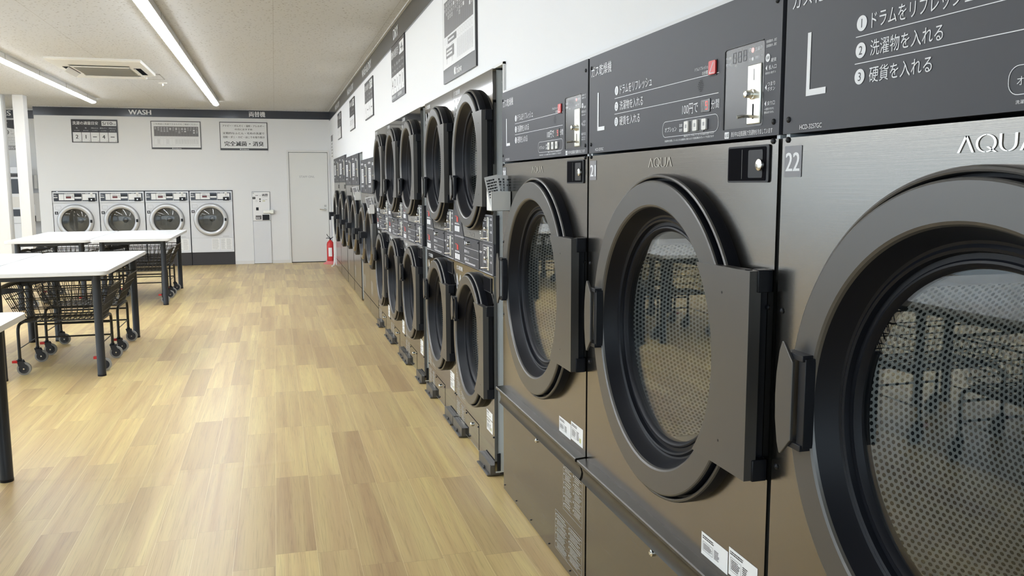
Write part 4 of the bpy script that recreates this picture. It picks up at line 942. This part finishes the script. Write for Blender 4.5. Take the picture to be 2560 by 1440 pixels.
# ------------------------------------------------------------------ laundry carts
def make_cart():
    r = empty('laundry_cart')
    # basket: top rim 0.90 x 0.50 at z .66, bottom .56 x .40 at z .40
    zt, zb = .665, .405; TX, TY, BX, BY = .385, .265, .275, .215
    def P(u, v, s):            # u,v in -1..1 on the rim, s 0 bottom .. 1 top
        X = BX+(TX-BX)*s; Y = BY+(TY-BY)*s; return (u*X, v*Y, zb+(zt-zb)*s)
    b = MB()
    for s, rr in ((1.0, .0055), (.72, .0036), (.44, .0036), (.16, .0036), (0, .005)):
        b.tube([P(-1, -1, s), P(1, -1, s)], rr, 6); b.tube([P(1, -1, s), P(1, 1, s)], rr, 6); b.tube([P(1, 1, s), P(-1, 1, s)], rr, 6); b.tube([P(-1, 1, s), P(-1, -1, s)], rr, 6)
    for k in range(15):
        u = -1+2*k/14
        for v in (-1, 1): b.tube([P(u, v, 0), P(u, v, 1)], .0028, 5)
    for k in range(1, 11):
        v = -1+2*k/11
        for u in (-1, 1): b.tube([P(u, v, 0), P(u, v, 1)], .0028, 5)
    b.build('wire_basket', 'wire', r, smooth=60)
    t = MB()
    nx, ny = 14, 8
    for i in range(nx+1): x = -BX+2*BX*i/nx; t.box(x-.007, x+.007, -BY, BY, zb-.002, zb)
    for j in range(ny+1): y = -BY+2*BY*j/ny; t.box(-BX, BX, y-.007, y+.007, zb-.001, zb+.001)
    t.build('perforated_tray', 'wire', r, smooth=0)
    for sx in (-1,):
        h = MB(); x = sx*(TX+.004)
        h.tube([(x, -TY-.006, zt-.01), (x+sx*.012, -TY*.6, zt+.008), (x+sx*.014, 0, zt+.012), (x+sx*.012, TY*.6, zt+.008), (x, TY+.006, zt-.01)], .015, 8)
        for sy in (-1, 1): h.prism([(x-sx*.0, zt+.012), (x+sx*.006, zt-.045), (x-sx*.02, zt-.035), (x-sx*.16, zt-.012), (x-sx*.17, zt+.004), (x-sx*.08, zt+.014)], sy*(TY+.010)-.008, sy*(TY+.010)+.008)
        h.build('handle', 'frame', r, bevel=.002)
    lx, ly = .285, .255
    f = MB()
    for sx in (-1, 1):
        arc = [(sx*lx, -ly, .12), (sx*lx, -ly, .33)]+[(sx*lx, -ly+.06*(1-math.cos(a)), .33+.06*math.sin(a)) for a in (.5, 1.0, PI/2)]+[(sx*lx, ly-.06*(1-math.cos(a)), .33+.06*math.sin(a)) for a in (PI/2, 1.0, .5)]+[(sx*lx, ly, .33), (sx*lx, ly, .12)]
        f.tube(arc, .0115, 10); f.tube([(sx*lx, -ly, .205), (sx*lx, ly, .205)], .004, 6)
    f.tube([(-lx, ly, .315), (lx, ly, .315)], .008, 8); f.tube([(-lx, ly, .205), (lx, ly, .205)], .007, 8); f.tube([(-lx, -.1, .392), (lx, -.1, .392)], .006, 6); f.tube([(-lx, .1, .392), (lx, .1, .392)], .006, 6)
    f.build('tube_frame', 'wire', r, smooth=50)
    for sx in (-1, 1):
        for sy in (-1, 1):
            x, y = sx*lx, sy*ly; ox = .026
            c = MB(); c.vlathe([(.118, .014), (.128, .016), (.132, .013)], x, y, 12)
            for q in (-1, 1): c.prism([(x-.022, .120), (x+.022, .120), (x+ox+.024, .060), (x+ox+.012, .034), (x+ox-.012, .034), (x-.010, .075)], y+q*.017-.0025, y+q*.017+.0025)
            c.box(x-.022, x+.022, y-.0195, y+.0195, .112, .120); c = c.build('caster_fork', 'frame', r, bevel=.0015)
            MB().ylathe([(y-.012, .044), (y-.010, .050), (y+.010, .050), (y+.012, .044)], x+ox, .0505, 24).build('tyre', 'tyre', c)
            MB().ylathe([(y-.0145, .036), (y+.0145, .036)], x+ox, .0505, 20).ylathe([(y-.021, .006), (y+.021, .006)], x+ox, .0505, 8, 1).build('hub', ['navy', 'chrome'], c)
            if sy < 0: MB().box(x-.052, x-.012, y-.020, y+.020, .098, .118).build('brake_pedal', 'red', c, bevel=.003)
    return r
c0 = make_cart()
carts = ((-1.650, 7.46, 0, 'black wire laundry cart nearest the camera under the second-row table, red brake at its left'), (-1.650, 8.27, 0, 'black wire laundry cart behind the nearest cart, under the second-row table'),
         (-1.66, 12.24, 0, 'black wire laundry cart under the far row table nearer the aisle'), (-1.66, 11.45, .0, 'black wire laundry cart in front of another under the far aisle table'),
         (-2.54, 12.22, 0, 'black wire laundry cart under the far left table, partly behind a table leg'), (-2.54, 11.42, 0, 'black wire laundry cart at the near end of the far left table'),
         (-1.66, 3.30, 0, 'black wire laundry cart under the nearest table, seen only in the door glass'), (-1.66, 4.10, 0, 'black wire laundry cart under the nearest table, rear one mirrored in the door glass'),
         (-2.56, 3.60, 0, 'black wire laundry cart under the table left of the nearest one'))
for k, (x, y, a, l) in enumerate(carts):
    o = c0 if k == 0 else copy_tree(c0); o.location = (x, y, 0); o.rotation_euler = (0, 0, a); tag(o, l, 'laundry cart', 'wire laundry carts under the tables')

# ------------------------------------------------------------------ shoe washing corner behind the pillars
r = empty('shoe_poster', (0, YS, 0)); tag(r, 'dark and white poster under the SHOES sign, behind the pillars', 'poster')
MB().box(-5.05, -4.22, -.010, 0, 2.075, 2.600).build('backing', 'paper', r)
p = MB(); y = -.0115; p.prism([(-5.05, 2.60), (-5.05, 2.48), (-4.55, 2.475), (-4.45, 2.455), (-4.36, 2.44), (-4.22, 2.44), (-4.22, 2.60)], y, y+.0006, 0); p.rect(-5.05, -4.22, 2.078, 2.150, y, 1)
p.rect(-4.52, -4.48, 2.545, 2.552, y-.0006, 2); p.ylathe([(y, .045), (y-.0004, .045)], -4.51, 2.385, 20, 1); p.disc(-4.51, 2.385, .030, y-.0008, 20, 2); p.rect(-4.515, -4.485, 2.375, 2.39, y-.001, 0)
dashes(p, -4.50, -4.30, 2.16, 2.31, 5, y, 3, lo=.02, hi=.06, ht=.2); dashes(p, -4.50, -4.28, 2.085, 2.14, 2, y-.0006, 2, lo=.02, hi=.05); text(p, 'C', -4.44, 2.39, .03, y, None, mi=3); text(p, 'W E', -4.44, 2.34, .03, y, None, mi=3)
p.build('print', ['dark', 'pgrey', 'paper', 'printg'], r, smooth=0)
r = empty('shoe_washer', (-4.46, YS-.02, 0)); tag(r, 'white shoe washing cabinet with two dark windows, half hidden behind the pillars', 'shoe washer')
MB().box(-.25, .25, -.45, 0, 0, 1.66).build('cabinet', 'wbody', r, bevel=.01)
MB().box(-.25, .25, -.40, 0, 1.665, 1.77).build('top_housing', 'silver', r); MB().box(-.24, .24, -.455, -.448, 1.60, 1.655).build('name_strip', 'dark', r)
p = MB(); dashes(p, -.20, .20, 1.612, 1.640, 1, -.4565, 0, lo=.015, hi=.03); p.build('print', 'print', r, smooth=0)
MB().box(-.22, .22, -.458, -.448, 1.315, 1.565).build('upper_window', 'navy', r, bevel=.004); MB().prism([(-.08, 1.55), (.02, 1.55), (-.02, 1.48), (-.06, 1.44)], -.4595, -.4585).build('window_sticker', 'label', r)
MB().box(-.20, .20, -.452, -.448, 1.08, 1.26).build('shelf_recess', 'lampb', r); MB().box(-.22, .22, -.458, -.448, .925, 1.045).build('lower_window', 'navy', r, bevel=.004); MB().box(-.25, .25, -.453, -.448, .80, .805).build('seam', 'pgrey', r)
r = empty('cup_dispenser', (-4.085, YS-.06, 1.40)); tag(r, 'white upright tube dispenser on the wall right of the slim pillar', 'dispenser')
MB().vlathe([(0, .04), (.23, .04), (.235, .036)], 0, 0, 20).build('tube', 'whitep', r); MB().box(-.02, .02, .03, .06, .05, .18).build('bracket', 'whitep', r)
r = empty('cleaning_brush', (-4.165, YS-.19, 1.22)); tag(r, 'thin brush with a black top hanging by the white tube dispenser', 'brush')
MB().vlathe([(0, .008), (.38, .008)], 0, 0, 10).build('stick', 'whitep', r); MB().vlathe([(.38, .018), (.43, .018)], 0, 0, 12).build('head', 'dark', r); MB().box(-.01, .01, .0, .19, .3, .32).build('hook', 'chrome', r)
r = empty('coin_box', (-4.10, YS-.02, .82)); tag(r, 'pale grey coin box with a white and black front beside the far wall corner', 'coin box')
MB().box(-.10, .12, -.14, 0, 0, .50).build('housing', 'lampb', r, bevel=.006); MB().box(-.08, .0, -.147, -.14, .12, .30).build('front_plate', 'label', r); MB().box(-.07, .0, -.147, -.14, .0, .10).build('reject_slot', 'black', r); MB().box(-.09, -.02, -.147, -.14, .36, .50).build('display', 'pgrey', r)

bpy.data.objects.remove(_to); bpy.data.curves.remove(_tc)
